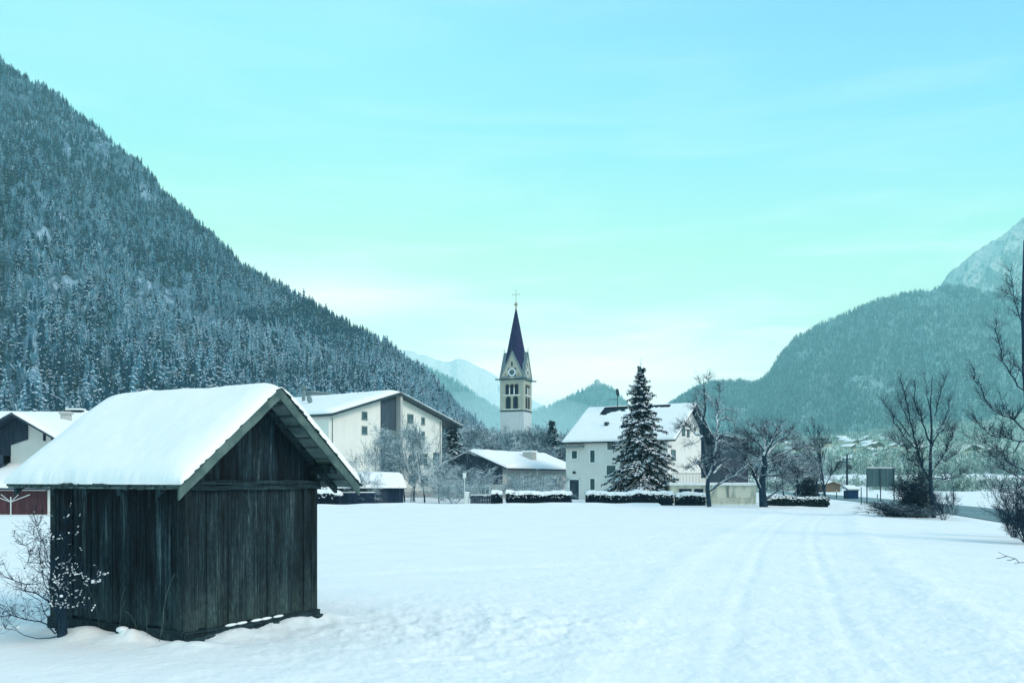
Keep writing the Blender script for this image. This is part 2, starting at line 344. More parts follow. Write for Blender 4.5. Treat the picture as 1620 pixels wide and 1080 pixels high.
Fq = np.stack([idx[:-1, :-1], idx[1:, :-1], idx[1:, 1:], idx[:-1, 1:]], -1).reshape(-1, 4)[:, ::-1]
tag(obj('ground', mesh_np('ground', np.stack([gx, gy, gz], -1).reshape(-1, 3), [Fq], [M['snow']], smooth=True)), kind='structure')
# main road: asphalt under thin slush, with a centre line
def strip(name, off0, off1, dz, y0, y1, mat, step=1.0):
    ys = np.arange(y0, y1, step); xs = road_x(ys); dx = np.gradient(xs, ys); n = np.hypot(1, dx)
    V = []
    for o in (off0, off1): V.append(np.stack([xs + o / n, ys - o * dx / n, np.full_like(ys, dz)], -1))
    V = np.concatenate(V); k = len(ys); i = np.arange(k - 1)
    return V, np.stack([i, i + k, i + k + 1, i + 1], -1)
V, Fc = strip('road', -3.3, 3.3, -.25, 20, 228, None)
tag(obj('road', mesh_np('road', V, [Fc], [M['asphalt']])), kind='structure')
# ------------------------------------------------------------------ mountains
def forest_ground(name, c_snow, c_brush, s=.02, lo=.42, hi=.6, rock=None):
    m, t, b = new_mat(name, .9, .05); v = coords(t, 'Object', (1, 1, .35))
    a = noise(t, v, s, 8, .72); a2 = noise(t, v, s * 14, 4, .7)
    k = mathn(t, 'ADD', mathn(t, 'MULTIPLY', a, .5), mathn(t, 'MULTIPLY', a2, .5))
    r = ramp(t, [(lo, c_brush), (hi, c_snow)]); L(t, k, r.inputs[0]); c = r.outputs[0]
    if rock:
        g = N(t, 'ShaderNodeNewGeometry'); sp = N(t, 'ShaderNodeSeparateXYZ'); L(t, g.outputs['Normal'], sp.inputs[0])
        kk = mathn(t, 'ADD', sp.outputs[2], mathn(t, 'MULTIPLY', mathn(t, 'SUBTRACT', a2, .5), .7))
        mr = N(t, 'ShaderNodeMapRange', ins={1: .56, 2: .68, 3: 1., 4: 0.}); L(t, kk, mr.inputs[0]); c = mixc(t, mr.outputs[0], c, rock)
    L(t, c, b.inputs['Base Color']); bump(t, b, k, .8, 1 / s * .1); return m
M['slope_near'] = forest_ground('slope_near', (.40, .56, .69), (.025, .095, .16), .018)
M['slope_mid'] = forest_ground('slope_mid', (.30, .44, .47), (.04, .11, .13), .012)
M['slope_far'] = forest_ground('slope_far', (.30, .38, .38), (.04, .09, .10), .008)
M['rock_snow'] = forest_ground('rock_snow', (.55, .60, .58), (.20, .27, .28), .006, .38, .56, rock=(.12, .17, .18))
M['snow_peak'] = forest_ground('snow_peak', (.80, .85, .85), (.58, .66, .68), .002, .3, .5, rock=(.35, .43, .45))
def interp(tbl):
    a = np.array(tbl, float); return lambda x: np.interp(x, a[:, 0], a[:, 1])
def mountain(name, prof, db, dr, pr, mat, nu=300, ntt=90, shp=1.15, na=.05, ns=120, seed=1, zb=0., warp=0., smooth=True, tmax=1.7, drop=0):
    fy, fb, fr = interp(prof), interp(db), interp(dr)
    def f(px, t):
        px = np.asarray(px, float); t = np.asarray(t, float)
        D = fb(px) + (fr(px) - fb(px)) * t; x = (px - CX) / F * D
        zr = zat(fy(px) + drop + 3.5 * fbm(px / 26, px * 0 + seed, seed, 4, .6), fr(px)); tt = np.clip(t, 0, 1)
        s = tt ** shp; over = np.clip(t - 1, 0, 1); s = np.where(t > 1, 1 - 1.6 * over ** 1.15, s)
        h = zr - zb; wgt = np.sin(np.pi * np.clip(t, 0, 1)) ** .7
        z = zb + h * s + h * na * wgt * fbm(x / ns, D / ns, seed, 5, .55) + h * na * .18 * fbm(x / ns * 7, D / ns * 7, seed + 5, 3)
        if warp:
            z = z - h * warp * wgt * np.abs(fbm(px / 110, t * 1.6, seed + 9, 4))
        return np.stack([x, D, z], -1)
    p = np.linspace(*pr, nu); t = np.linspace(-.02, tmax, ntt); PX, T = np.meshgrid(p, t)
    V = f(PX, T).reshape(-1, 3); idx = np.arange(nu * ntt).reshape(ntt, nu)
    Fq = np.stack([idx[:-1, :-1], idx[:-1, 1:], idx[1:, 1:], idx[1:, :-1]], -1).reshape(-1, 4)
    o = tag(obj(name, mesh_np(name, V, [Fq], [mat], smooth=smooth)), kind='structure')
    return f
leftP = [(-1500, -700), (-700, -350), (-300, -110), (0, 98), (60, 132), (130, 182), (200, 240), (255, 295), (300, 335), (350, 390), (380, 418), (430, 444), (480, 474), (560, 520), (610, 546), (650, 577), (690, 612), (720, 645), (745, 672), (790, 712), (850, 748), (900, 757)]
leftF = mountain('mountain', leftP, [(-1500, 260), (0, 330), (500, 400), (900, 520)], [(-1500, 1200), (0, 1200), (400, 980), (700, 720), (900, 600)], (-1500, 900), M['slope_near'], 520, 130, 1.12, .065, 120, 3, zb=0, warp=.12, drop=5)
rightP = [(980, 700), (1030, 655), (1060, 640), (1100, 614), (1120, 606), (1160, 604), (1200, 603), (1217, 592), (1235, 561), (1260, 533), (1300, 512), (1350, 492), (1400, 472), (1450, 462), (1500, 453), (1560, 462), (1620, 475), (1720, 500), (1900, 540), (2300, 600)]
rightF = mountain('mountain', rightP, [(980, 1900), (2300, 1600)], [(980, 2700), (1217, 2700), (1300, 2900), (2300, 2900)], (980, 2300), M['slope_mid'], 420, 100, .8, .05, 170, 11, zb=5, warp=.22)
peakF = mountain('mountain', [(1400, 520), (1480, 462), (1500, 434), (1520, 418), (1540, 402), (1560, 388), (1585, 374), (1600, 358), (1620, 345), (1700, 300), (1900, 300), (2400, 390)], [(1400, 3400), (2400, 3400)], [(1400, 4600), (2400, 4600)], (1400, 2400), M['rock_snow'], 600, 150, .75, .09, 150, 21, warp=.34)
ridgeF = mountain('mountain', [(480, 470), (560, 520), (620, 556), (650, 572), (690, 588), (720, 604), (750, 626), (790, 648), (850, 664), (900, 690), (1000, 750)], [(480, 2300), (1000, 2500)], [(480, 3900), (1000, 3900)], (480, 1000), M['slope_far'], 260, 70, .95, .05, 300, 31, warp=.08)
snowyF = mountain('mountain', [(450, 480), (560, 520), (610, 543), (640, 552), (665, 560), (690, 569), (712, 573), (722, 566), (738, 568), (752, 576), (780, 592), (800, 607), (830, 626), (860, 642), (890, 660), (1000, 700)], [(450, 4000), (1000, 4000)], [(450, 5000), (1000, 5000)], (450, 1000), M['snow_peak'], 260, 70, .8, .04, 300, 41, warp=.12)
castleP = [(700, 720), (790, 672), (840, 655), (880, 640), (900, 628), (920, 618), (935, 611), (945, 608), (955, 611), (968, 616), (985, 632), (1000, 648), (1020, 668), (1060, 700), (1120, 740)]
castleF = mountain('hill', castleP, [(700, 2700), (1120, 2700)], [(700, 3700), (1120, 3700)], (700, 1120), M['slope_far'], 260, 70, .9, .04, 200, 51, warp=.05)
footP = [(1000, 752), (1100, 735), (1200, 712), (1280, 698), (1340, 690), (1400, 684), (1450, 675), (1540, 668), (1620, 652), (1750, 640), (2200, 640)]
footF = mountain('hill', footP, [(1000, 420), (2200, 420)], [(1000, 1350), (2200, 1350)], (1000, 2200), forest_ground('slope_foot', (.60, .68, .60), (.16, .27, .23), .03, .36, .52), 260, 80, 1.35, .02, 160, 61, zb=2.0)  # slope colours brightened and greened to paint in a sunlit hillside

# ------------------------------------------------------------------ conifers (low-poly, for slopes)
def conifer_arr(seed, tiers=8, nb=6, H=1.0, Rb=.17, snow=.5, droop=.10, base=.06, wid=.55):
    rg = np.random.RandomState(seed); V = []; Fc = []; mi = []
    def tri(a, b, c, m): i = len(V); V.extend([a, b, c]); Fc.append((i, i + 1, i + 2)); mi.append(m)
    for k in range(tiers):
        u = k / tiers; z0 = base + (1 - base) * (u ** .92); r = Rb * (1 - u) ** .85 * rg.uniform(.75, 1.15) + .012
        ph = rg.rand() * 6.28; n = max(3, int(nb * (1 - .45 * u))); a0 = seed * 1.7 + rg.normal(0, .8); sk = rg.uniform(.3, 1.5)
        for j in range(n):
            a = ph + 6.283 * j / n + rg.uniform(-.25, .25); rr = r * rg.uniform(.7, 1.2); ca, sa = math.cos(a), math.sin(a); w = rr * wid
            dz = droop * rr / Rb * rg.uniform(.5, 1.5); z0 = base + (1 - base) * (u ** .92) + rg.normal(0, .022); top = z0 + .9 / tiers * rg.uniform(.8, 1.3)
            A = np.array([0, 0, min(top, 1.0)]); T = np.array([ca * rr, sa * rr, z0 - dz * .6])
            s1 = np.array([ca * rr * .6 - sa * w, sa * rr * .6 + ca * w, z0 - dz * .45]); s2 = np.array([ca * rr * .6 + sa * w, sa * rr * .6 - ca * w, z0 - dz * .45])
            tri(A, s2, T, 0); tri(A, T, s1, 0)
            if rg.rand() < snow * sk * (.35 + .95 * (math.cos(a - a0) > -.1)):
                o = np.array([0, 0, .012]); q = rg.uniform(.5, .8); c0 = A * (1 - q) + T * q
                e = np.array([ca, sa, -.25]) * rr * .72; sd = np.array([-sa, ca, 0]) * w * rg.uniform(.8, 1.2)
                tri(c0 - e * .8 + o * 3.2, c0 + sd * -1 + o, c0 + e + o, 1); tri(c0 - e * .8 + o * 3.2, c0 + e + o, c0 + sd + o, 1)
    return np.array(V), np.array(Fc), np.array(mi)
def broad_arr(seed, n=46):
    """a bare frosted broadleaf read from far: a loose brush of thin upward slivers"""
    rg = np.random.RandomState(seed); V = []; Fc = []; mi = []
    for k in range(n):
        a = rg.rand() * 6.28; r0 = rg.rand() * .10; r1 = r0 + rg.uniform(.05, .26); z0 = rg.uniform(.15, .5); z1 = z0 + rg.uniform(.2, .45)
        p0 = np.array([math.cos(a) * r0, math.sin(a) * r0, z0]); p1 = np.array([math.cos(a) * r1, math.sin(a) * r1, min(z1, .98)])
        s = np.array([-math.sin(a + rg.uniform(-1, 1)), math.cos(a), 0]) * rg.uniform(.012, .03)
        i = len(V); V += [p0, p1 - s, p1 + s]; Fc.append((i, i + 1, i + 2)); mi.append(2 if rg.rand() < .75 else 3)
    return np.array(V), np.array(Fc), np.array(mi)
def bush_arr(seed, n=70):
    rg = np.random.RandomState(seed); V = []; Fc = []; mi = []
    for k in range(n):
        a = rg.rand() * 6.28; u = rg.rand() ** .5; zz = rg.rand(); r = .42 * u * math.sin(math.pi * (.18 + .72 * zz)) ; p = np.array([math.cos(a) * r, math.sin(a) * r, .05 + zz * .88])
        e = rg.normal(0, .06, 3); e[2] = abs(e[2]) * 1.8; g = rg.normal(0, .035, 3); i = len(V); V += [p - e, p + g, p + e - g * .3]; Fc.append((i, i + 1, i + 2)); mi.append(3 if rg.rand() < .3 + .35 * zz else 2)
    return np.array(V), np.array(Fc), np.array(mi)
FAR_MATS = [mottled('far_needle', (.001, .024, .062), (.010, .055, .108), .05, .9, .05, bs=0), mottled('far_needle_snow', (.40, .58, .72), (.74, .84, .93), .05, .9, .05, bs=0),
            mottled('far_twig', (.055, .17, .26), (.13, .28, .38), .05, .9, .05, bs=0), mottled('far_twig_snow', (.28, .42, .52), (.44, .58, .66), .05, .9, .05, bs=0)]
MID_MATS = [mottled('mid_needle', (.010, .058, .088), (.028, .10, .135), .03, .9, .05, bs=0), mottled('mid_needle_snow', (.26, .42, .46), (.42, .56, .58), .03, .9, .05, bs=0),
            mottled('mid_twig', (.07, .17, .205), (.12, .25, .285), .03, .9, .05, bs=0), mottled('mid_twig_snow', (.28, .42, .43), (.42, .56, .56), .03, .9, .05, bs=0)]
def scatter(name, pts, H, kinds, protos, mats, label=None, cat='forest', seed=0, wmul=None):
    rg = np.random.RandomState(seed); Vs = []; Fs = []; Ms = []; c = 0
    ang = rg.rand(len(pts)) * 6.28; wm = rg.uniform(.8, 1.25, len(pts))
    for k, (V, Fc, mi) in enumerate(protos):
        s = np.where(kinds == k)[0]
        if not len(s): continue
        ca, sa = np.cos(ang[s]), np.sin(ang[s]); h = H[s]; ww = h * wm[s]
        X = (V[None, :, 0] * ca[:, None] - V[None, :, 1] * sa[:, None]) * ww[:, None] + pts[s, 0][:, None]
        Y = (V[None, :, 0] * sa[:, None] + V[None, :, 1] * ca[:, None]) * ww[:, None] + pts[s, 1][:, None]
        Z = V[None, :, 2] * h[:, None] + pts[s, 2][:, None] - .4
        Vs.append(np.stack([X, Y, Z], -1).reshape(-1, 3)); Fs.append((Fc[None] + (np.arange(len(s)) * len(V))[:, None, None]).reshape(-1, 3) + c); Ms.append(np.tile(mi, len(s))); c += len(s) * len(V)
    o = obj(name, mesh_np(name, np.concatenate(Vs), [np.concatenate(Fs)], mats, np.concatenate(Ms)))
    return tag(o, label, cat, kind='stuff')
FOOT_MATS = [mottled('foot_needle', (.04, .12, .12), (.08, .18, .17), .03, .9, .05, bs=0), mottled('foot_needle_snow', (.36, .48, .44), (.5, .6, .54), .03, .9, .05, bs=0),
            mottled('foot_twig', (.15, .25, .24), (.24, .35, .32), .03, .9, .05, bs=0), mottled('foot_twig_snow', (.42, .54, .50), (.58, .68, .62), .03, .9, .05, bs=0)]  # sunlight on the low hill put into brighter, greener tree colours
HAZE_MATS = [mottled('frost_needle', (.06, .16, .18), (.10, .22, .24), .03, .9, .05, bs=0), mottled('frost_needle_snow', (.40, .55, .56), (.55, .68, .68), .03, .9, .05, bs=0),
            mottled('frost_twig', (.16, .30, .31), (.24, .38, .38), .03, .9, .05, bs=0), mottled('frost_twig_snow', (.40, .54, .53), (.55, .66, .64), .03, .9, .05, bs=0)]  # needles, twigs and snow lightened to paint distant haze into their colour
rs = np.random.RandomState(7)
def sample(f, n, pr, tr, dens=None, wfun=None):
    p = rs.uniform(pr[0], pr[1], n * 3); t = rs.uniform(tr[0], tr[1], n * 3) ; q = f(p, t)
    w_ = q[:, 1] / q[:, 1].max(); k = rs.rand(len(p)) < w_
    if dens is not None: k &= rs.rand(len(p)) < dens(p, t, q)
    q = q[k][:n]; return q, p[k][:n], t[k][:n]
def dens_left(p, t, q):
    n = fbm(q[:, 0] / 60 + q[:, 1] / 300, q[:, 2] / 45, 77, 4)
    d = np.clip(1.05 - np.clip((n - .27) * 4, 0, .85), 0, 1)
    px = CX + q[:, 0] / q[:, 1] * F; py = HY - (q[:, 2] - CZ) / q[:, 1] * F
    gap = np.exp(-(((px - 45) / 48) ** 2 + ((py - 618) / 30) ** 2)) + .9 * np.exp(-(((px - 165) / 22) ** 2 + ((py - 235) / 14) ** 2)) + .9 * np.exp(-(((px - 50) / 14) ** 2 + ((py - 222) / 22) ** 2)) + .8 * np.exp(-(((px - 235) / 14) ** 2 + ((py - 315) / 26) ** 2)) + .7 * np.exp(-(((px - 15) / 26) ** 2 + ((py - 395) / 12) ** 2))
    gully = np.clip((fbm(p / 16 + t * 1.5, t * 2.2, 91, 3) - .38) * 5, 0, .6)
    return d * np.clip(1 - gap, .06, 1) * (1 - gully)
NL = 38000
q, qp, qt = sample(leftF, NL, (-260, 800), (.0, 1.06), dens_left)
kp_ = rs.rand(len(q)) < np.clip(.55 + .6 * qt, 0, 1); q, qp, qt = q[kp_], qp[kp_], qt[kp_]
hl = np.where(rs.rand(len(q)) < .25, rs.uniform(5, 10, len(q)), rs.uniform(9, 18, len(q)))
patch = fbm(q[:, 0] / 90, q[:, 2] / 70 + 9, 88, 3)
isb = (patch > .14) & (rs.rand(len(q)) < .5) | (rs.rand(len(q)) < .08)
protoL = [conifer_arr(s, 7, 5, Rb=.175 + .03 * (s % 3), snow=(.35, .65, .8, 1.0, 1.2, .5)[s], wid=.62) for s in range(6)] + [broad_arr(s) for s in (21, 22, 23)] + [conifer_arr(70 + s, 13, 8, Rb=.15 + .02 * (s % 3), snow=(.25, .45, .55, .7, .85, .35)[s], wid=.42, droop=.13) for s in range(6)]
for i_ in (1, 4, 10, 13, 12): protoL[i_][2][protoL[i_][2] == 0] = 2      # frosted grey-blue trees, paler to paint in lighting differences between trees
stand = fbm(q[:, 0] / 45, q[:, 2] / 32 + 5, 93, 4) * 1.5 + rs.normal(0, .30, len(q))     # dark stands and heavily snowed stands
lev_ = np.clip(((stand + .8) / 1.6 * 6).astype(int), 0, 5); order = np.array([0, 5, 1, 2, 3, 4])
kind = np.where(isb, 6 + rs.randint(0, 3, len(q)), order[lev_])
hl = hl * (1.28 - .55 * np.clip(qt, 0, 1)) * (1 + .35 * fbm(q[:, 0] / 30, q[:, 2] / 25, 95, 3))
hl = np.where(isb, hl * .8, hl)
kind = np.where((~isb) & (q[:, 1] < 720) & (hl > 9), kind + 9, kind)
py = HY - (q[:, 2] + hl * .5 - CZ) / q[:, 1] * F
pytop = HY - (q[:, 2] + hl - CZ) / q[:, 1] * F
pxx = CX + q[:, 0] / q[:, 1] * F
occ = np.interp(pxx, [-10, 0, 110, 130, 178, 300, 440, 470, 480, 628, 727, 728, 760], [648, 648, 650, 642, 622, 610, 600, 622, 628, 618, 668, 668, 668])
cand = np.where((~isb) & (py < occ - 7) & (pxx > 3) & (pxx < 735) & (py > 130) & (hl > 11))[0]
size = (hl / q[:, 1])[cand]; cand = cand[np.argsort(-size)][:285]
for n_, k in enumerate(cand):
    pr_ = protoL[kind[k]]
    key = 'slope_conifer_%d' % kind[k]
    if key not in bpy.data.meshes:
        V, Fc, mi = pr_; me = mesh_np(key, V, [Fc], FAR_MATS, mi)
        # a trunk for the trees that stand alone as things
    me = bpy.data.meshes[key]
    o = obj('conifer_tree', me); o.location = (q[k, 0], q[k, 1], q[k, 2] - .4); s = hl[k]; o.scale = (s, s, s); o.rotation_euler[2] = rs.rand() * 6.28
    tag(o, 'snow-dusted conifer standing low on the dark left mountainside, just above the roofs', 'tree', 'tall spruces on the lower left mountainside')
keep = np.ones(len(q), bool); keep[cand] = False
scatter('forest', q[keep], hl[keep], kind[keep], protoL, FAR_MATS, 'snow-dusted forest covering the steep left mountainside', seed=1)
# far forests
protoM = [conifer_arr(40 + s, 4, 4, Rb=.26, snow=.55, wid=.6) for s in range(4)] + [bush_arr(50, 18), bush_arr(51, 18)]
def far_forest(f, n, pr, tr, hr, label, mats, seed, bfrac=.35, name='forest', dens=None):
    q, p, t = sample(f, n, pr, tr, dens); k = rs.randint(0, 4, len(q)); k = np.where(rs.rand(len(q)) < bfrac, 4 + rs.randint(0, 2, len(q)), k)
    scatter(name, q, rs.uniform(hr[0], hr[1], len(q)), k, protoM, mats, label, seed=seed)
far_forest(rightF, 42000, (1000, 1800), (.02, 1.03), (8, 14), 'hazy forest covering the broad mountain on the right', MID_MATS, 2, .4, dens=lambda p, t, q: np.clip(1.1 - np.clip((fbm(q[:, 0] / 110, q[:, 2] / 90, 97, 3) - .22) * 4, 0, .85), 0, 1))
far_forest(ridgeF, 7000, (560, 960), (.2, 1.03), (14, 22), 'pale hazy forest on the ridge left of the church tower', HAZE_MATS, 3)
far_forest(castleF, 6500, (760, 1080), (.2, 1.03), (13, 20), 'pale hazy forest on the castle hill', HAZE_MATS, 4)
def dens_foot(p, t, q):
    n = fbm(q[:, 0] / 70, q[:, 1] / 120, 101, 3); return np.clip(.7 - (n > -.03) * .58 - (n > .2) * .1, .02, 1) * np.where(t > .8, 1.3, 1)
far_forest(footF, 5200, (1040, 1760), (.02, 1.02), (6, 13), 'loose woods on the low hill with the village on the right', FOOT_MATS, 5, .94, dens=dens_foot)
# bushes of the far field edges on the right
def brush_band(name, label, x0, x1, y0, y1, n, h0, h1, seed):
    rg = np.random.RandomState(seed); x = rg.uniform(x0, x1, n); y = rg.uniform(y0, y1, n)
    nn = fbm(x / 9, y / 14, seed + 40, 3); kp = nn > -.18 + .3 * (rg.rand(n) - .5); x, y, nn = x[kp], y[kp], nn[kp]; n = len(x); hmul = np.clip(.75 + 1.1 * nn, .35, 1.4)
    pts = np.stack([x, y, ground_z(x, y)], -1); k = np.where(rg.rand(n) < .02, rg.randint(0, 4, n), 4 + rg.randint(0, 2, n))
    scatter(name, pts, rg.uniform(h0, h1, n) * hmul, k, [protoL[i] for i in range(4)] + [bush_arr(60, 90), bush_arr(61, 90)], [MID_MATS[0], FAR_MATS[1], mottled(name + '_twig', (.11, .20, .19), (.19, .30, .28), .4, bs=0), mottled(name + '_snow', (.34, .45, .42), (.48, .58, .54), .4, bs=0)], label, 'bushes', seed)
brush_band('bushes', 'grey-green bushes in a long band behind the far snowfield on the right', 50, 190, 176, 225, 1300, 2.0, 3.6, 5)
brush_band('bushes', 'thicket standing behind the bright snow strip on the far right', 60, 330, 340, 430, 1300, 4, 8, 6)

# ------------------------------------------------------------------ gabled buildings
def lf(x, y, rz):
    c, s = math.cos(rz), math.sin(rz); return (lambda lx, ly: (x + lx * c - ly * s, y + lx * s + ly * c))
def hit(px, py, org, rz, face, off=0.0):
    """image point -> (along, z) on a wall: face 'front' is y=off, 'right'/'left' is x=off in local axes"""
    c, s = math.cos(rz), math.sin(rz); d = ((px - CX) / F, 1.0)
    ux, uy = (c, s), (-s, c)
    if face == 'front': o = (org[0] + uy[0] * off, org[1] + uy[1] * off); a = ux
    else: o = (org[0] + ux[0] * off, org[1] + ux[1] * off); a = uy
    det = d[0] * (-a[1]) + a[0] * d[1]
    D = (o[0] * (-a[1]) + a[0] * o[1]) / det
    al = ((d[0] * D - o[0]) * a[0] + (d[1] * D - o[1]) * a[1])
    return al, CZ + (HY - py) / F * D
def roof_z(zr, sr, sl): return lambda s: zr - sl * abs(s - sr)
def roof_parts(root, s0, s1, sr, zr, sl, a0, a1, axis, th=.14, sth=.22, mat='brown_wood', seed=1, over_snow=.0, n=(26, 26), hole=None, fascia=None, name='roof'):
    f = roof_z(zr, sr, sl); mb = MB()
    for (p, q_) in ((s0, sr), (sr, s1)):
        if abs(q_ - p) < .01: continue
        mb.prism([(p, f(p)), (q_, f(q_)), (q_, f(q_) + th), (p, f(p) + th)], a0, a1, axis)
    roof = mb.build(name, M[fascia or mat], root)
    na_, ns_ = n; A_ = np.linspace(a0 - over_snow, a1 + over_snow, na_); ss = np.concatenate([np.linspace(s0 - over_snow, sr, ns_)[:-1], np.linspace(sr, s1 + over_snow, ns_)]) if s1 - sr > .05 else np.linspace(s0 - over_snow, sr, ns_)
    S_, AA = np.meshgrid(ss, A_); base = zr - sl * np.sqrt((S_ - sr) ** 2 + .02) + th
    ed = np.minimum(np.minimum(S_ - ss[0], ss[-1] - S_), np.minimum(AA - A_[0], A_[-1] - AA)); rr = min(sth, .35)
    tp = np.clip(ed / rr, 0, 1); tp = np.sqrt(np.clip(1 - (1 - tp) ** 2, 0, 1)); top = base + .02 + sth * (.12 + .88 * tp) * (1 + .25 * fbm(S_ / 1.3, AA / 1.6, seed)) 
    low = base + .005 - .03 * (ed < 1e-6)
    def pt(Z): return np.stack([S_, AA, Z], -1) if axis == 'y' else np.stack([AA, S_, Z], -1)
    V = np.concatenate([pt(top).reshape(-1, 3), pt(low).reshape(-1, 3)]); nn = na_ * len(ss); idx = np.arange(nn).reshape(na_, len(ss))
    Fq = [np.stack([idx[:-1, :-1], idx[:-1, 1:], idx[1:, 1:], idx[1:, :-1]], -1).reshape(-1, 4)]
    ring = np.concatenate([idx[0, :], idx[1:, -1], idx[-1, -2::-1], idx[-2:0:-1, 0]]); r2 = np.roll(ring, -1)
    Fq.append(np.stack([ring + nn, r2 + nn, r2, ring], -1)); Fq[0] = Fq[0] if axis == 'y' else Fq[0][:, ::-1]
    if axis != 'y': Fq[1] = Fq[1][:, ::-1]
    if hole is not None:
        cc = pt(top)[idx.ravel()][:, :][Fq[0][:, 0]] if False else V[Fq[0]].mean(1); Fq[0] = Fq[0][~hole(cc)]
    o = obj('roof_snow', mesh_np('roof_snow', V, Fq, [M['roof_snow']], smooth=True), roof)
    return roof
def walls(root, prof, a0, a1, axis, mat, name='wall'):
    mb = MB(); mb.prism(prof, a0, a1, axis); return mb.build(name, M[mat], root)
def window(root, face, off, a, z, wd, ht, fr=.07, name='window', pane='glass', frame='frame', bars=1, sill=True):
    """face front: wall plane y=off facing -y; right: x=off facing +x; left: x=off facing -x; a,z = centre"""
    def m3(al, out, zz): return {'front': (al, off - out, zz), 'right': (off + out, al, zz), 'left': (off - out, al, zz), 'back': (al, off + out, zz)}[face]
    def bx(mb, a0, a1, z0, z1, o0, o1):
        p, q_ = m3(a0, o0, z0), m3(a1, o1, z1); mb.box(min(p[0], q_[0]), max(p[0], q_[0]), min(p[1], q_[1]), max(p[1], q_[1]), z0, z1)
    mb = MB(); h, v = wd / 2, ht / 2
    bx(mb, a - h - fr, a - h, z - v - fr, z + v + fr, -.02, .05); bx(mb, a + h, a + h + fr, z - v - fr, z + v + fr, -.02, .05)
    bx(mb, a - h, a + h, z + v, z + v + fr, -.02, .05); bx(mb, a - h, a + h, z - v - fr, z - v, -.02, .05)
    if bars: bx(mb, a - .025, a + .025, z - v, z + v, -.02, .035)
    if sill: bx(mb, a - h - fr - .04, a + h + fr + .04, z - v - fr - .06, z - v - fr, -.02, .12)
    o = mb.build(name, M[frame], root)
    mb = MB(); bx(mb, a - h, a + h, z - v, z + v, -.03, .012); mb.build('pane', M[pane], o); return o
def win_px(root, org, rz, face, off, x0, y0, x1, y1, **kw):
    a0, z1 = hit(x0, y0, org, rz, face, off); a1, z0 = hit(x1, y1, org, rz, face, off); am, zm = hit((x0 + x1) / 2, (y0 + y1) / 2, org, rz, face, off)
    return window(root, face, off, (a0 + a1) / 2, zm, abs(a1 - a0), abs(y1 - y0) / F * ((org and 1) and hitD(org, rz, face, off, (x0 + x1) / 2)), **kw)
def hitD(org, rz, face, off, px):
    a, z0 = hit(px, HY - 144, org, rz, face, off); return (z0 - CZ) * 10

# ------------------------------------------------------------------ hay shed in the foreground
SH = (-4.33, 12.0); SRZ = math.atan2(.49, -.87) - math.pi       # local: x runs right-to-left along the side wall? handled below
# local frame: +x along the gable wall (left to right, going away), +y along the side wall (away to the left)
SRZ = math.atan2(.87, .49); sh = thing('hay_shed', 'weathered dark timber hay shed with a thick snow roof, alone in the snowfield', 'shed', (SH[0], SH[1], 0), SRZ)
GW, SL_, WH = 2.58, 2.81, 2.16
SLOPE = 1.38 / 1.75; RZ_ = 3.46; EV = .46
froof = lambda s: RZ_ - SLOPE * abs(s - GW / 2)
rg = random.Random(5)
def planks(root, name, face, a0, a1, zb, zt, mat, w0=.13, w1=.22, inset=0.0, seed=1, th=.03):
    rg = random.Random(seed); mb = MB(); a = a0
    while a < a1 - .02:
        wd = min(rg.uniform(w0, w1), a1 - a)
        if a1 - (a + wd) < .05: wd = a1 - a
        g = rg.uniform(.004, .012); d = rg.uniform(-.006, .010); tl = rg.uniform(-.006, .006)
        z0 = zb + rg.uniform(-.05, .03); p, r_ = a + g / 2, a + wd - g / 2
        ztp = zt(p) if callable(zt) else zt; ztr = zt(r_) if callable(zt) else zt; ztm = zt((p + r_) / 2) if callable(zt) else zt
        prof = [(p + tl, z0), (r_ + tl, z0 + rg.uniform(-.02, .02)), (r_, ztr), ((p + r_) / 2, ztm), (p, ztp)]
        if face == 'gable': mb.prism(prof, -d - inset, -d - inset + th, 'y')
        else: mb.prism(prof, -d - inset, -d - inset + th, 'x')
        a += wd
    return mb.build(name, M[mat], root, bevel=.003)
# dark inner core so nothing shows through the gaps
mb = MB(); mb.prism([(.04, .1), (GW - .04, .1), (GW - .04, froof(GW - .04) - .06), (GW / 2, RZ_ - .08), (.04, froof(.04) - .06)], .04, SL_ - .04, 'y'); mb.build('inner_wall', M['dark_wood'], sh)
planks(sh, 'gable_wall', 'gable', .10, GW - .11, .16, 2.06, 'shed_wood_gable', seed=3)
planks(sh, 'gable_top', 'gable', .12, GW - .12, 2.17, lambda s: froof(s) - .03, 'shed_wood', .12, .2, inset=-.035, seed=9)
planks(sh, 'side_wall', 'side', .10, SL_ - .10, .20, froof(0) - .04, 'shed_wood', .11, .2, seed=4)
mb = MB(); mb.box(0, GW, SL_ - .03, SL_, .1, 2.15); mb.prism([(0, 2.15), (GW, 2.15), (GW / 2, RZ_ - .05)], SL_ - .03, SL_, 'y'); mb.box(GW - .03, GW - .002, .1, SL_ - .03, .1, 2.2); mb.build('back_wall', M['shed_wood'], sh)
for (x, y) in ((0, 0), (GW - .11, 0), (0, SL_ - .11), (GW - .11, SL_ - .11)):
    mb = MB(); mb.box(x - .015, x + .115, y - .02, y + .11, -.3, froof(x if x > 1 else 0) - .05); mb.build('corner_post', M['shed_wood_gable'], sh, bevel=.008)
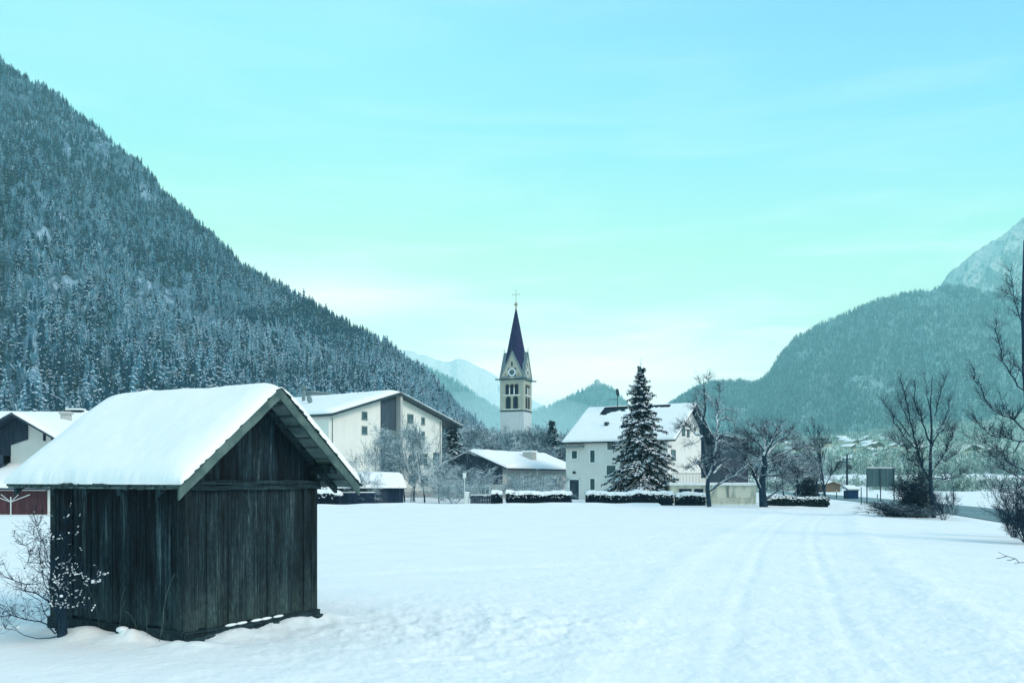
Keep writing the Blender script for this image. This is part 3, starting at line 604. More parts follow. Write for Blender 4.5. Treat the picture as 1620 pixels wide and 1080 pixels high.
# log beam across the gable: a wavy squared timber in two halves
for (zb, zt, dp, sd) in ((2.045, 2.105, .075, 1), (2.108, 2.175, .055, 2)):
    mb = MB(); n = 24; V = []
    for i in range(n + 1):
        x = -.02 + (GW + .04) * i / n; w1 = .006 * math.sin(i * .9 + sd) + rg.uniform(-.003, .003); w2 = .006 * math.sin(i * .6 + 2 * sd)
        V += [(x, -dp + w2, zb + w1), (x, .06, zb + w1), (x, .06, zt + w2), (x, -dp + w1, zt + w2 + w1)]
    Fc = [(4 * i + k, 4 * i + 4 + k, 4 * i + 4 + (k + 1) % 4, 4 * i + (k + 1) % 4) for i in range(n) for k in range(4)] + [(3, 2, 1, 0), (4 * n, 4 * n + 1, 4 * n + 2, 4 * n + 3)]
    mb.mesh(V, Fc); mb.build('tie_beam', M['beam'], sh, bevel=.006)
mb = MB(); mb.box(-.03, GW + .03, -.06, .10, .03, .17); mb.build('sill_beam', M['beam'], sh, bevel=.01)
mb = MB(); mb.box(-.05, .08, -.02, SL_ + .02, .02, .19); mb.build('sill_beam', M['beam'], sh, bevel=.01)
# wall plates sticking out under the eaves, ridge purlin
OVF, OVB = .45, .35
for x0, x1, z1 in ((-.02, .12, froof(0) - .03), (GW - .12, GW + .02, froof(0) - .03), (GW / 2 - .06, GW / 2 + .06, RZ_ - .09)):
    mb = MB(); mb.box(x0, x1, -OVF + .05, SL_ + OVB - .03, z1 - .14, z1); mb.build('purlin', M['beam'], sh, bevel=.008)
# rafters (pairs), battens and roof boards
for y in (-.06, .7, 1.4, 2.1, 2.95):
    for sg in (-1, 1):
        c = GW / 2; s_end = EV - .03; mb = MB(); x1 = c + sg * (GW / 2 + s_end); z1 = froof(x1)
        prof = [(c, RZ_ - .13), (x1, z1 - .13), (x1, z1 - .03), (c, RZ_ - .03)]
        if sg < 0: prof = prof[::-1]
        mb.prism(prof, y, y + .07, 'y'); mb.build('rafter', M['beam'], sh)
for sg in (-1, 1):
    mb = MB(); k = 0; s = .04
    while s < GW / 2 + EV:
        x = GW / 2 + sg * s; z = RZ_ - SLOPE * s; wd = .13 + .03 * (k % 2)
        e = sg * wd; prof = [(x, z - .028), (x + e, z - SLOPE * wd - .028), (x + e, z - SLOPE * wd + rg.uniform(-.003, .003)), (x, z)]
        if sg < 0: prof = prof[::-1]
        mb.prism(prof, -OVF + rg.uniform(0, .02), SL_ + OVB - rg.uniform(0, .03), 'y'); s += wd + .05; k += 1
    mb.build('roof_board', M['roof_board'], sh)
# shingle layer with ragged butt edge
for sg in (-1, 1):
    mb = MB(); c = GW / 2; sE = GW / 2 + EV + .0; y = -OVF - .02
    while y < SL_ + OVB:
        wd = rg.uniform(.07, .13); e = sE + rg.uniform(-.03, .035); x1 = c + sg * e; th = .035 + rg.uniform(0, .012)
        prof = [(c, RZ_ + .004), (x1, RZ_ - SLOPE * e + .004), (x1, RZ_ - SLOPE * e + .004 + th), (c, RZ_ + .004 + th)]
        if sg < 0: prof = prof[::-1]
        mb.prism(prof, y, min(y + wd - .006, SL_ + OVB), 'y'); y += wd
    # ragged courses along the verge
    s = .02
    while s < sE:
        z = RZ_ - SLOPE * s; x = c + sg * s; wd = .085; e = sg * wd; o_ = rg.uniform(.0, .03); lift = .012
        prof = [(x, z + .035), (x + e, z - SLOPE * wd + .042), (x + e, z - SLOPE * wd + .055 + lift), (x, z + .040)]
        if sg < 0: prof = prof[::-1]
        mb.prism(prof, -OVF - .035 - o_, -OVF + .2, 'y'); s += wd
    mb.build('shingles', M['shingle'], sh)
# barge boards
for sg in (-1, 1):
    mb = MB(); c = GW / 2; e = GW / 2 + EV + .02; x1 = c + sg * e; n = 14; pr_ = []
    for i in range(n + 1):
        s = e * i / n; pr_.append((c + sg * s, RZ_ - SLOPE * s - .130 + .006 * math.sin(i * 1.7 + sg)))
    up = [(c + sg * e * i / n, RZ_ - SLOPE * e * i / n + .028 + .004 * math.sin(i * 2.3)) for i in range(n, -1, -1)]
    prof = pr_ + up
    for i in range(n):
        quad = [pr_[i], pr_[i + 1], up[n - i - 1], up[n - i]]
        if sg < 0: quad = quad[::-1]
        yy = -OVF - .03 if sg < 0 else -OVF - .028
        # closed strip without inner caps
        b0 = len(mb.v); mb.v += [(p[0], yy, p[1]) for p in quad] + [(p[0], yy + .035, p[1]) for p in quad]
        mb.f += [(b0, b0 + 1, b0 + 2, b0 + 3), (b0 + 7, b0 + 6, b0 + 5, b0 + 4), (b0 + 1, b0, b0 + 4, b0 + 5), (b0 + 3, b0 + 2, b0 + 6, b0 + 7)]; mb.m += [0] * 4
    q0, q1 = pr_[-1], up[0]; mb.poly([(q0[0], yy, q0[1]), (q0[0], yy + .035, q0[1]), (q1[0], yy + .035, q1[1]), (q1[0], yy, q1[1])])
    mb.build('barge_board', M['barge'], sh)
# snow blanket
def shed_snow():
    c = GW / 2; e = GW / 2 + EV + .0; ns, na_ = 120, 190
    S_, AA = np.meshgrid(np.linspace(c - e, c + e, ns), np.linspace(-OVF - .05, SL_ + OVB + .03, na_))
    base = RZ_ + .05 - SLOPE * np.sqrt((S_ - c) ** 2 + .0004)
    side = np.minimum(S_ - (c - e), (c + e) - S_); fr = AA - AA.min(); bk = AA.max() - AA
    ty = lambda d, r: np.sqrt(np.clip(1 - (1 - np.clip(d / r, 0, 1)) ** 2, 0, 1))
    th = .17 * (.35 + .65 * ty(side, .16)) * np.where(S_ > c, .62 + .38 * ty(fr, .34), .16 + .84 * ty(fr, .34)) * (.1 + .9 * ty(bk, .45))
    th = th * np.where(S_ > c, .72, 1.0) * (1 + .16 * fbm(S_ / .8, AA / .9, 5) + .05 * fbm(S_ / .16, AA / .16, 7))
    top = RZ_ + .05 - SLOPE * np.sqrt((S_ - c) ** 2 + .035) + .03 + th
    top = np.maximum(top, base + .006)
    bulge = .035 * np.clip(1 - side / .12, 0, 1) * np.sign(S_ - c)
    rag = .05 * fbm(AA / .45, AA * 0 + np.sign(S_ - c) * 9, 17, 5, .65) * np.clip(1 - side / .05, 0, 1) * np.sign(S_ - c)
    V = np.concatenate([np.stack([S_ + bulge * .0 + rag, AA, top], -1).reshape(-1, 3), np.stack([S_ + rag, AA, base - .004], -1).reshape(-1, 3)])
    nn = ns * na_; idx = np.arange(nn).reshape(na_, ns)
    Fq = [np.stack([idx[:-1, :-1], idx[:-1, 1:], idx[1:, 1:], idx[1:, :-1]], -1).reshape(-1, 4)]
    ring = np.concatenate([idx[0, :], idx[1:, -1], idx[-1, -2::-1], idx[-2:0:-1, 0]]); r2 = np.roll(ring, -1); Fq.append(np.stack([ring + nn, r2 + nn, r2, ring], -1))
    obj('roof_snow', mesh_np('roof_snow', V, Fq, [M['roof_snow']], smooth=True), sh)
shed_snow()
# foundation stones and thin snow on the sill
mb = MB()
for i in range(9):
    a = .1 + i * .3; mb.ball((a + rg.uniform(-.05, .05), -.07 + rg.uniform(-.03, .02), .0), rg.uniform(.10, .16), sq=(1.3, .7, .8))
mb.build('foundation', M['beam'], sh, smooth=True)
mb = MB()
for i in range(5): mb.ball((.75 + i * .24 + rg.uniform(-.04, .04), -.065, .175), .045, sq=(2.6, .6, .45))
mb.build('sill_snow', M['snow_clump'], sh, smooth=True)
PI = math.pi
# ------------------------------------------------------------------ hotel-like white block
org = P(520, 757, 97)[:2]; org = (org[0], org[1]); rz = math.atan2(.82, .57)
HW, HL_ = 19.0, 24.0; sr, zr, sl = 10.3, 11.9, .285
h = thing('apartment_block', 'big cream gabled block with a dark panel down its middle, left of the church', 'building', (*org, 0), rz)
f = roof_z(zr, sr, sl)
walls(h, [(0, -.5), (HW, -.5), (HW, f(HW)), (sr, zr), (0, f(0))], 0, HL_, 'y', 'plaster_cream')
roof_parts(h, -.5, 22.0, sr, zr, sl, -1.0, HL_ + .5, 'y', th=.30, sth=.34, mat='metal_dark', seed=3, n=(20, 24), fascia='metal_dark')
a0, _ = hit(602, 700, org, rz, 'front', 0); a1, _ = hit(626, 700, org, rz, 'front', 0)
mb = MB(); mb.prism([(a0, .9), (a1, .9), (a1, f(a1) - .02), (a0, f(a0) - .02)], -.06, .02, 'y'); mb.build('panel', M['purple_wood'], h)
mb = MB(); mb.prism([(a1, .0), (a1 + .38, .0), (a1 + .38, f(a1 + .38) - .01), (a1, f(a1) - .01)], -.75, .02, 'y'); mb.build('wall_fin', M['plaster_grey'], h)
mb = MB(); mb.box(a0, a1, -.09, .0, 7.0, 7.8); mb.build('glazing', M['metal'], h)
for b in ((573, 652, 580, 662), (573, 675, 580, 685), (631, 654, 636, 667), (645, 656, 653, 668), (667, 661, 671, 670), (667, 683, 671, 692), (632, 681, 642, 690), (647, 681, 656, 689), (666, 718, 675, 733), (686, 717, 694, 734), (648, 720, 656, 727), (647, 753, 656, 763), (666, 753, 676, 765)):
    win_px(h, org, rz, 'front', 0, *b, bars=0, fr=.09, frame='metal' if b[1] < 700 else 'purple_wood')
mb = MB(); mb.box(-.02, HW + .02, -.05, .0, -.4, .75); mb.build('plinth', M['plaster_grey'], h)
mb = MB(); mb.box(-.06, .0, .0, HL_, 3.0, 3.9); mb.box(-.06, 0, .6, HL_, 5.6, 6.4); mb.build('balcony_front', M['metal_dark'], h)
mb = MB(); mb.tube((.5, -.06, 0), (.5, -.06, f(.5) - .4), .05, k=6); mb.build('drainpipe', M['metal'], h)
mb = MB(); mb.tube((HW - .35, -.06, 0), (HW - .35, -.06, f(HW - .35) - .3), .05, k=6); mb.build('drainpipe', M['metal'], h)
mb = MB(); mb.tube((6.5, 11, 10.5), (6.5, 11, 12.9), .22, .2, 8); mb.tube((6.5, 11, 12.9), (6.5, 11, 13.0), .5, .45, 10); mb.ball((6.5, 11, 13.1), .45, sq=(1, 1, .4)); v_ = mb.build('chimney', M['metal'], h)
mb = MB(); mb.tube((5.0, 8.5, 10.2), (5.0, 8.5, 11.4), .04, k=6); mb.tube((5.0, 8.5, 11.4), (5.05, 8.3, 11.45), .42, .42, 12); mb.build('satellite_dish', M['metal'], h)
mb = MB(); mb.tube((9.0, 4.5, 11.5), (9.0, 4.5, 12.6), .03, k=5); mb.build('aerial', M['metal_dark'], h)
mb = MB(); mb.box(10.0, 13.2, 13.5, 15.0, 11.2, 12.9); mb.box(9.8, 13.4, 13.3, 15.2, 12.9, 13.1); mb.build('stair_head', M['metal'], h)

# ------------------------------------------------------------------ low house with the broad snow roof
org = (-1.04, 100.0); rz = math.atan2(.87, .5)     # x along the gable? here: +x runs away along the eaves, +y to the left
lo = thing('low_house', 'low long house with snow roof, square chimney and dark timber gable behind bare bushes', 'house', (*org, 0), rz)
Wd, Ln = 7.6, 17.0; sr, zr, sl = 3.8, 5.15, .40; f = roof_z(zr, sr, sl)
walls(lo, [(0, -.3), (Wd, -.3), (Wd, f(Wd)), (sr, zr), (0, f(0))], 0, Ln, 'x', 'plaster_grey')
mb = MB(); mb.prism([(0, 1.6), (Wd, 1.6), (Wd, f(Wd) - .02), (sr, zr - .03), (0, f(0) - .02)], -.05, 0, 'x'); mb.build('gable_boards', M['brown_wood'], lo)
roof_parts(lo, -1.1, Wd + .9, sr, zr, sl, -.9, Ln + .6, 'x', th=.18, sth=.25, mat='brown_wood', seed=5, n=(24, 16))
mb = MB(); mb.box(8.3, 9.5, .9, 2.1, 3.6, 5.35); c_ = mb.build('chimney', M['plaster_grey'], lo)
mb = MB(); mb.box(8.2, 9.6, .8, 2.2, 5.35, 5.55); mb.build('chimney_snow', M['roof_snow'], c_)
for (px0, px1) in ((806, 818), (826, 838), (852, 862), (872, 882)):
    a, zc = hit((px0 + px1) / 2, 757, org, rz, 'front', 0); window(lo, 'front', 0, a, 1.75, 1.2, 1.1, frame='frame')
for a in (2.2, 5.2): window(lo, 'left', 0, a, .9, 1.0, .9)

# ------------------------------------------------------------------ house behind the big spruce
org = (5.8, 98.0); rz = math.atan2(-6.0, 9.9); Ln, Wd = 11.6, 11.8
ho = thing('village_house', 'pale two-storey house with a steep snow roof behind the big spruce', 'house', (*org, 0), rz)
sr, zr = 5.9, 10.05; sl = (10.05 - 6.25) / 5.9; f = roof_z(zr, sr, sl)
walls(ho, [(0, -.5), (Wd, -.5), (Wd, f(Wd)), (sr, zr), (0, f(0))], 0, Ln, 'x', 'plaster_white')
def bare(c): # wind-blown / melted stretch of roof just below the ridge
    n = fbm(c[:, 0] / .8, c[:, 1] / .5, 12, 3); return (c[:, 1] < sr - .25) & (c[:, 0] > 2.0) & (c[:, 0] < 9.8) & (sr - c[:, 1] < 1.0 + .9 * n + .9 * np.exp(-((c[:, 0] - 2.6) / .9) ** 2))
roof_parts(ho, -.45, Wd + .45, sr, zr, sl, -.3, Ln + 1.0, 'x', th=.16, sth=.16, mat='tile_dark', seed=7, n=(70, 50), hole=bare)
for b in ((905, 713, 913, 725), (934, 712, 941, 731), (961, 699, 974, 711), (960, 736, 974, 754), (934, 757, 941, 776)):
    win_px(ho, org, rz, 'front', 0, *b, bars=0, fr=.14)
mb = MB(); a, zc = hit(909, 770, org, rz, 'front', 0); mb.box(a - .55, a + .55, -.06, .02, -.3, 2.1); d_ = mb.build('door', M['brown_wood'], ho)
mb = MB(); mb.box(a - .7, a - .55, -.09, .02, -.3, 2.25); mb.box(a + .55, a + .7, -.09, .02, -.3, 2.25); mb.box(a - .7, a + .7, -.09, .02, 2.1, 2.25); mb.build('door_frame', M['frame'], d_)
mb = MB(); a, zc = hit(909, 762, org, rz, 'front', 0); mb.box(a - .12, a + .12, -.25, 0, 2.75, 3.0); mb.build('wall_lamp', M['metal_dark'], ho)
mb = MB(); a, zc = hit(903, 702, org, rz, 'front', 0); mb.box(-.35, 2.2, -.75, 0, 5.55, 5.75); mb.build('canopy', M['metal'], ho)
for b in ((1062, 712, 1068, 726), (1062, 756, 1068, 772), (1079, 676, 1083, 687), (1087, 680, 1090, 689)):
    win_px(ho, org, rz, 'right', Ln, *b, bars=0, fr=.06, frame='purple_wood')
mb = MB(); mb.prism([(Wd * .84, 2.3), (Wd - .02, 2.3), (Wd - .02, f(Wd) - .03), (Wd * .84, f(Wd * .84) - .03)], Ln, Ln + .05, 'x'); mb.build('boarding', M['purple_wood'], ho)
mb = MB(); mb.box(3.6, 4.0, 2.0, 2.4, 7.2, 8.3); mb.build('vent_pipe', M['metal_dark'], ho)
mb = MB(); mb.tube((3.5, 5.6, 9.9), (3.5, 5.6, 11.9), .045, k=6); mb.tube((3.45, 5.55, 11.75), (3.58, 5.65, 11.78), .42, .42, 14); mb.tube((3.5, 5.5, 11.0), (2.6, 5.2, 11.0), .03, k=5); dd = mb.build('satellite_dish', M['metal_dark'], ho); 
# terrace garage attached in front of the right gable
org = (14.3, 82.0); rz = -.06
ga = thing('garage', 'flat-roofed pale garage with a railed terrace on top, right of the house', 'garage', (*org, 0), rz)
mb = MB(); mb.box(0, 7.6, 0, 5.5, -.4, 1.62); mb.build('wall', M['plaster_stained'], ga)
mb = MB(); mb.box(-.15, 7.75, -.2, 5.6, 1.62, 1.76); mb.build('roof_slab', M['frame'], ga)
mb = MB(); mb.box(-.12, 7.72, -.17, 5.55, 1.762, 1.84); mb.build('roof_snow', M['roof_snow'], ga)
mb = MB(); mb.box(.75, 1.85, -.04, .02, .7, 1.3); mb.box(2.1, 2.9, -.04, .02, .7, 1.3); mb.build('window', M['opening'], ga)
mb = MB(); mb.tube((5.1, -.06, -.2), (5.1, -.06, 1.6), .05, k=6); mb.build('drainpipe', M['metal'], ga)
mb = MB()
for i in range(37): mb.box(.1 + i * .13, .125 + i * .13, .02, .05, 1.84, 2.65)
mb.box(.05, 4.85, .0, .07, 2.65, 2.70); mb.build('railing', M['metal_dark'], ga)
# dark timber barn behind
ba = thing('timber_barn', 'dark purplish timber barn behind the snowy fruit trees', 'barn', (20.2, 103.0, 0), -.1)
f = roof_z(7.05, 3.2, .16)
walls(ba, [(0, -.3), (6.4, -.3), (6.4, f(6.4)), (3.2, 7.05), (0, f(0))], 0, 8, 'y', 'purple_wood')
roof_parts(ba, -.3, 6.7, 3.2, 7.05, .16, -.3, 8.3, 'y', th=.14, sth=.06, mat='purple_wood', seed=9, n=(8, 10))
mb = MB(); mb.box(3.4, 6.3, -.06, .0, -.2, 4.6); mb.build('door', M['magenta_wood'], ba)
for a in (1.2,): window(ba, 'front', 0, a, 5.2, 1.5, 1.0, frame='purple_wood', bars=0)

# ------------------------------------------------------------------ small dark shed in front of the block
us = (.94, .34); org = P(638, 757, 78)[:2]; rz = math.atan2(.34, .94); Ln = 8.0
org = (org[0] - us[0] * Ln, org[1] - us[1] * Ln)
s_ = thing('garden_shed', 'long dark board shed with a snow roof, below the cream block', 'shed', (org[0], org[1], 0), rz)
f = roof_z(2.62, 1.7, .62)
walls(s_, [(0, -.3), (3.4, -.3), (3.4, f(3.4)), (1.7, 2.62), (0, f(0))], 0, Ln, 'x', 'dark_wood')
roof_parts(s_, -.35, 3.75, 1.7, 2.62, .62, -.3, Ln + .25, 'x', th=.07, sth=.16, mat='dark_wood', seed=11, n=(30, 14))
mb = MB(); mb.box(4.9, 6.6, -.04, 0, .0, 1.35); mb.build('door', M['brown_wood'], s_)
mb = MB(); mb.box(1.8, 2.3, -.05, 0, .95, 1.3); mb.build('notice', M['frame'], s_)
mb = MB(); mb.tube((7.6, -.3, -.2), (7.6, -.3, 1.5), .05, k=6); mb.build('post', M['bark'], s_)
fe = thing('board_fence', 'dark purplish board fence between the hay shed and the garden shed', 'fence', (*P(530, 757, 76)[:2], 0), .05)
mb = MB()
for i in range(22): mb.box(i * .15, i * .15 + .135, 0, .03, -.2, 1.02 + .03 * math.sin(i * 2.1))
mb.build('boards', M['dark_wood'], fe); mb = MB(); mb.box(0, 3.3, .03, .08, .2, .3); mb.box(0, 3.3, .03, .08, .75, .85); mb.build('rail', M['dark_wood'], fe)
mb = MB(); mb.box(-.02, 3.32, -.03, .08, 1.04, 1.11); mb.build('snow_cap', M['roof_snow'], fe)

# ------------------------------------------------------------------ chalets at the left edge
org = P(17, 757, 60)[:2]; rz = .10
def chalet(name, label, org, rz, W_, LN, sr, zr, sl, ov0, ov1, seed, front=1.6):
    c = thing(name, label, 'house', (org[0], org[1], 0), rz); f = roof_z(zr, sr, sl)
    walls(c, [(0, -.3), (W_, -.3), (W_, f(W_)), (sr, zr), (0, f(0))], 0, LN, 'y', 'plaster_white')
    roof_parts(c, -ov0, W_ + ov1, sr, zr, sl, -front, LN + .5, 'y', th=.16, sth=.22, mat='brown_wood', seed=seed, n=(16, 16)); return c, f
c1, f1 = chalet('chalet', 'white chalet with dark timber under its wide gable, at the left edge', org, rz, 3.4, 13, .7, 6.3, .60, 3.2, .6, 1)
mb = MB(); mb.prism([(-2.6, 3.7), (0.02, 3.7), (.02, f1(0) - .03), (-2.6, f1(-2.6) - .03)], .0, 1.2, 'y'); mb.prism([(-.01, 4.4), (1.1, 4.8), (1.1, f1(1.1) - .02), (.7, 6.27), (-.01, f1(0) - .02)], -.12, 0, 'y'); mb.build('gable_boards', M['brown_wood'], c1)
mb = MB(); mb.box(-2.8, 0, -1.1, 1.2, 3.0, 3.15); mb.box(-2.8, 0, -1.15, -1.05, 3.15, 3.75); mb.build('balcony', M['brown_wood'], c1)
mb = MB(); mb.box(-2.7, -.0, 1.2, 11, -.3, 4.4); mb.build('wing', M['brown_wood'], c1)
for x in (2.05, 2.55): 
    mb = MB(); mb.box(x, x + .16, -.04, .02, 4.7, 5.25); mb.build('window', M['opening'], c1)
mb = MB(); mb.box(.3, .9, 7.5, 8.1, 5.8, 7.0); mb.box(.2, 1.0, 7.4, 8.2, 7.0, 7.2); mb.build('chimney', M['plaster_grey'], c1)
c2, f2 = chalet('chalet', 'chalet gable with dark boards cut by the left edge of the picture', P(-55, 757, 64)[:2], .1, 3.6, 14, 2.15, 6.45, .62, .6, .7, 2)
mb = MB(); mb.prism([(0, 4.0), (3.6, 4.0), (3.6, f2(3.6) - .02), (2.15, 6.42), (0, f2(0) - .02)], -.08, 0, 'y'); mb.build('gable_boards', M['brown_wood'], c2)
c3 = thing('farmhouse', 'broad snow roof rising behind the white chalet on the left', 'house', (*P(20, 757, 76)[:2], 0), .1)
f = roof_z(7.75, 4.0, .32); walls(c3, [(0, -.3), (8, -.3), (8, f(8)), (4, 7.75), (0, f(0))], 0, 12.5, 'x', 'plaster_white')
roof_parts(c3, -.8, 8.8, 4, 7.75, .32, -9, 6.2, 'x', th=.16, sth=.22, mat='brown_wood', seed=14, n=(20, 14))
mb = MB(); mb.box(3.0, 4.2, 3.6, 4.4, 7.2, 8.25); cc = mb.build('chimney', M['tile_dark'], c3); mb = MB(); mb.box(2.9, 4.3, 3.5, 4.5, 8.25, 8.38); mb.build('chimney_snow', M['roof_snow'], cc)
c4 = thing('hut', 'little snow-capped roof peeping over the left end of the hay shed roof', 'hut', (*P(117, 757, 95)[:2], 0), .1)
f = roof_z(9.1, 1.0, .35); walls(c4, [(0, -.3), (2.4, -.3), (2.4, f(2.4)), (1, 9.1), (0, f(0))], 0, 3, 'y', 'brown_wood'); roof_parts(c4, -.5, 2.9, 1, 9.1, .35, -.5, 3.4, 'y', th=.12, sth=.2, seed=15, n=(6, 8))
an = thing('outbuilding', 'red-brown boarded outbuilding with a low snow roof at the left edge', 'outbuilding', (*P(-40, 757, 56)[:2], 0), .03)
f = roof_z(3.45, 5.5, .32); mb = MB(); mb.box(0, 4.4, 0, 5, -.3, 1.45); mb.build('wall', M['red_wood'], an)
mb = MB(); mb.box(4.4, 5.7, .02, 5, -.3, 1.7); mb.build('end_wall', M['plaster_white'], an)
walls(an, [(0.02, 1.4), (5.4, 1.4), (5.4, f(5.4)), (.02, f(0.02))], .02, 4.3, 'x', 'plaster_white')
roof_parts(an, -.5, 5.5, 5.5, 3.45, .32, -.2, 5.9, 'x', th=.12, sth=.2, mat='brown_wood', seed=16, n=(16, 14))
dr = thing('clothes_dryer', 'thin pale clothes dryer post with arms, in front of the red-brown outbuilding', 'clothes dryer', (*P(17, 757, 53)[:2], 0), 0)
mb = MB(); mb.tube((0, 0, -.2), (0, 0, 1.15), .03, k=6); mb.build('post', M['metal_white'], dr)
for a in (.35, 2.6, 3.6, 5.6): mb = MB(); mb.tube((0, 0, .85), (1.0 * math.cos(a), 1.0 * math.sin(a), 1.28), .02, k=5); mb.build('arm', M['metal_white'], dr)

# ------------------------------------------------------------------ church
uc = math.radians(-19.4); TW = 6.8; D0 = 250.6
org = P(791.5, 757, D0)[:2]
ch = thing('church_tower', 'tall slender church tower with a dark pointed spire', 'church tower', (*org, 0), uc)
zb1, zb2, zg, zs = 20.6, 29.3, 36.6, 50.2
mb = MB(); mb.box(0, TW, 0, TW, -1, zb1); mb.build('shaft', M['plaster_tower'], ch)
mb = MB(); mb.box(.05, TW - .05, .05, TW - .05, zb1 + .35, zb2); mb.build('belfry', M['belfry'], ch)
mb = MB(); mb.box(-.12, TW + .12, -.12, TW + .12, zb1, zb1 + .35); mb.build('cornice', M['metal_dark'], ch)
mb = MB(); mb.box(-.5, TW + .5, -.5, TW + .5, zb2, zb2 + .28)
for sx, sy in ((-1, -1), (1, -1), (1, 1), (-1, 1)): mb.obox((TW / 2 + sx * (TW / 2 + .7), TW / 2 + sy * (TW / 2 + .7), zb2 + .15), (.45, 0, 0), (0, .3, 0), (0, 0, .16))
mb.build('cornice', M['metal_dark'], ch)
mb = MB()
for (x0, x1) in ((0, .55), (TW - .55, TW)):
    for (y0, y1) in ((0, .55), (TW - .55, TW)): mb.box(x0 - (.06 if x0 == 0 else 0), x1 + (.06 if x1 == TW else 0), y0 - (.06 if y0 == 0 else 0), y1 + (.06 if y1 == TW else 0), zb1 + .35, zb2 - .003)
mb.build('corner_pilaster', M['belfry'], ch)
def arch(root, face, a, z0, z1, wd, mat='opening', name='belfry_opening', out=.0, depth=.05, rim=None):
    def prof(h, zz): return [(a - h, z0), (a + h, z0)] + [(a + h * math.cos(t), zz - h + h * math.sin(t)) for t in np.linspace(0, PI, 9)]
    def put(mb, pf, o0, o1):
        if face == 'front': mb.prism(pf, -o1, -o0, 'y')
        elif face == 'right': mb.prism(pf, TW + o0, TW + o1, 'x')
        elif face == 'left': mb.prism(pf, -o1, -o0, 'x')
        else: mb.prism(pf, TW + o0, TW + o1, 'y')
    if rim:
        mb = MB(); put(mb, prof(wd / 2 + .16, z1 + .16), -.1, .02); mb.build('arch_surround', M[rim], root)
    mb = MB(); put(mb, prof(wd / 2, z1), -.1, .05); mb.build(name, M[mat], root)
for face in ('front', 'right', 'left', 'back'):
    mt = 'opening'
    for i in range(3): arch(ch, face, TW / 2 + (i - 1) * 1.32, zb1 + 4.7, zb1 + 7.5, .98, mt, rim='ochre')
    for i in range(2): arch(ch, face, TW / 2 + (i - .5) * 2.1, zb1 + .8, zb1 + 4.1, 1.3, mt, rim='ochre')
    mb = MB()
    for i in (-.5, .5):
        c = TW / 2 + i * 1.32
        p = {'front': (c, -.14), 'right': (TW + .14, c), 'left': (-.14, c), 'back': (c, TW + .14)}[face]; mb.tube((*p, zb1 + 4.7), (*p, zb1 + 6.6), .13, k=8)
    mb.build('column', M['frame'], ch)
    mb = MB()
    b = {'front': (.9, TW - .9, -.3, .06), 'right': (TW - .06, TW + .3, .9, TW - .9), 'left': (-.3, .06, .9, TW - .9), 'back': (.9, TW - .9, TW - .06, TW + .3)}[face]
    mb.box(*b, zb1 + 4.4, zb1 + 4.6); mb.box(*b, zb1 + .55, zb1 + .72); mb.build('sill', M['frame'], ch)
    # steep gable with clock
    g = MB(); pf = [(.0, zb2 + .28), (TW, zb2 + .28), (TW / 2, zg)]
    def pr2(mb, pf, o0, o1):
        if face == 'front': mb.prism(pf, -o1, -o0, 'y')
        elif face == 'right': mb.prism(pf, TW + o0, TW + o1, 'x')
        elif face == 'left': mb.prism(pf, -o1, -o0, 'x')
        else: mb.prism(pf, TW + o0, TW + o1, 'y')
    pr2(g, pf, -.35, .0); ga_ = g.build('gable', M['stone_trim'], ch)
    g = MB(); e = .28
    for sg in (-1, 1):
        x0 = TW / 2 + sg * (TW / 2 + .12); pf = [(x0, zb2 + .2), (TW / 2, zg + .05), (TW / 2, zg + .65), (x0 + sg * .15, zb2 + .45)]
        if sg > 0: pf = pf[::-1]
        pr2(g, pf, -2.6, .22)
    g.build('gable_roof', M['metal'], ga_)
    def disc(mb, z, r, o0, o1, k=20): pr2(mb, [(TW / 2 + r * math.cos(2 * PI * i / k), z + r * math.sin(2 * PI * i / k)) for i in range(k)], o0, o1)
    g = MB(); pr2(g, [(TW / 2 - 1.15, zb2 + .95), (TW / 2 + 1.15, zb2 + .95), (TW / 2 + 1.15, zb2 + 3.25), (TW / 2 - 1.15, zb2 + 3.25)], 0, .04); ck = g.build('clock', M['hut_blue'], ch)
    g = MB(); disc(g, zb2 + 2.1, 1.12, .04, .07); g.build('clock_ring', M['frame'], ck)
    g = MB(); disc(g, zb2 + 2.1, .78, .07, .10); g.build('clock_face', M['panel'], ck)
    g = MB(); pr2(g, [(TW / 2 - .06, zb2 + 2.1), (TW / 2 + .06, zb2 + 2.1), (TW / 2 + .04, zb2 + 2.95), (TW / 2 - .04, zb2 + 2.95)], .10, .13); pr2(g, [(TW / 2, zb2 + 2.04), (TW / 2 + .6, zb2 + 2.3), (TW / 2 + .6, zb2 + 2.38), (TW / 2, zb2 + 2.16)], .10, .13); g.build('clock_hand', M['gold'], ck)
    arch(ch, face, TW / 2, zb2 + 3.7, zb2 + 5.2, .42, 'opening', rim='ochre') if False else None
    g = MB(); pr2(g, [(TW / 2 - .22, zb2 + 3.75), (TW / 2 + .22, zb2 + 3.75), (TW / 2 + .2, zb2 + 4.8), (TW / 2, zb2 + 5.1), (TW / 2 - .2, zb2 + 4.8)], 0, .05); g.build('gable_window', M['opening'], ga_)
    g = MB()
    for xo in (-1.9, 1.9): pr2(g, [(TW / 2 + xo - .22, zb2 + .7), (TW / 2 + xo + .22, zb2 + .7), (TW / 2 + xo + .2, zb2 + 1.7), (TW / 2 + xo, zb2 + 1.95), (TW / 2 + xo - .2, zb2 + 1.7)], 0, .04)
    g.build('gable_niche', M['ochre'], ga_)
    p = {'front': (TW / 2, -.1), 'right': (TW + .1, TW / 2), 'left': (-.1, TW / 2), 'back': (TW / 2, TW + .1)}[face]
    g = MB(); g.tube((*p, zg + .5), (*p, zg + 2.0), .07, .03, 5); g.ball((*p, zg + 1.2), .16); g.build('finial', M['metal_dark'], ga_)
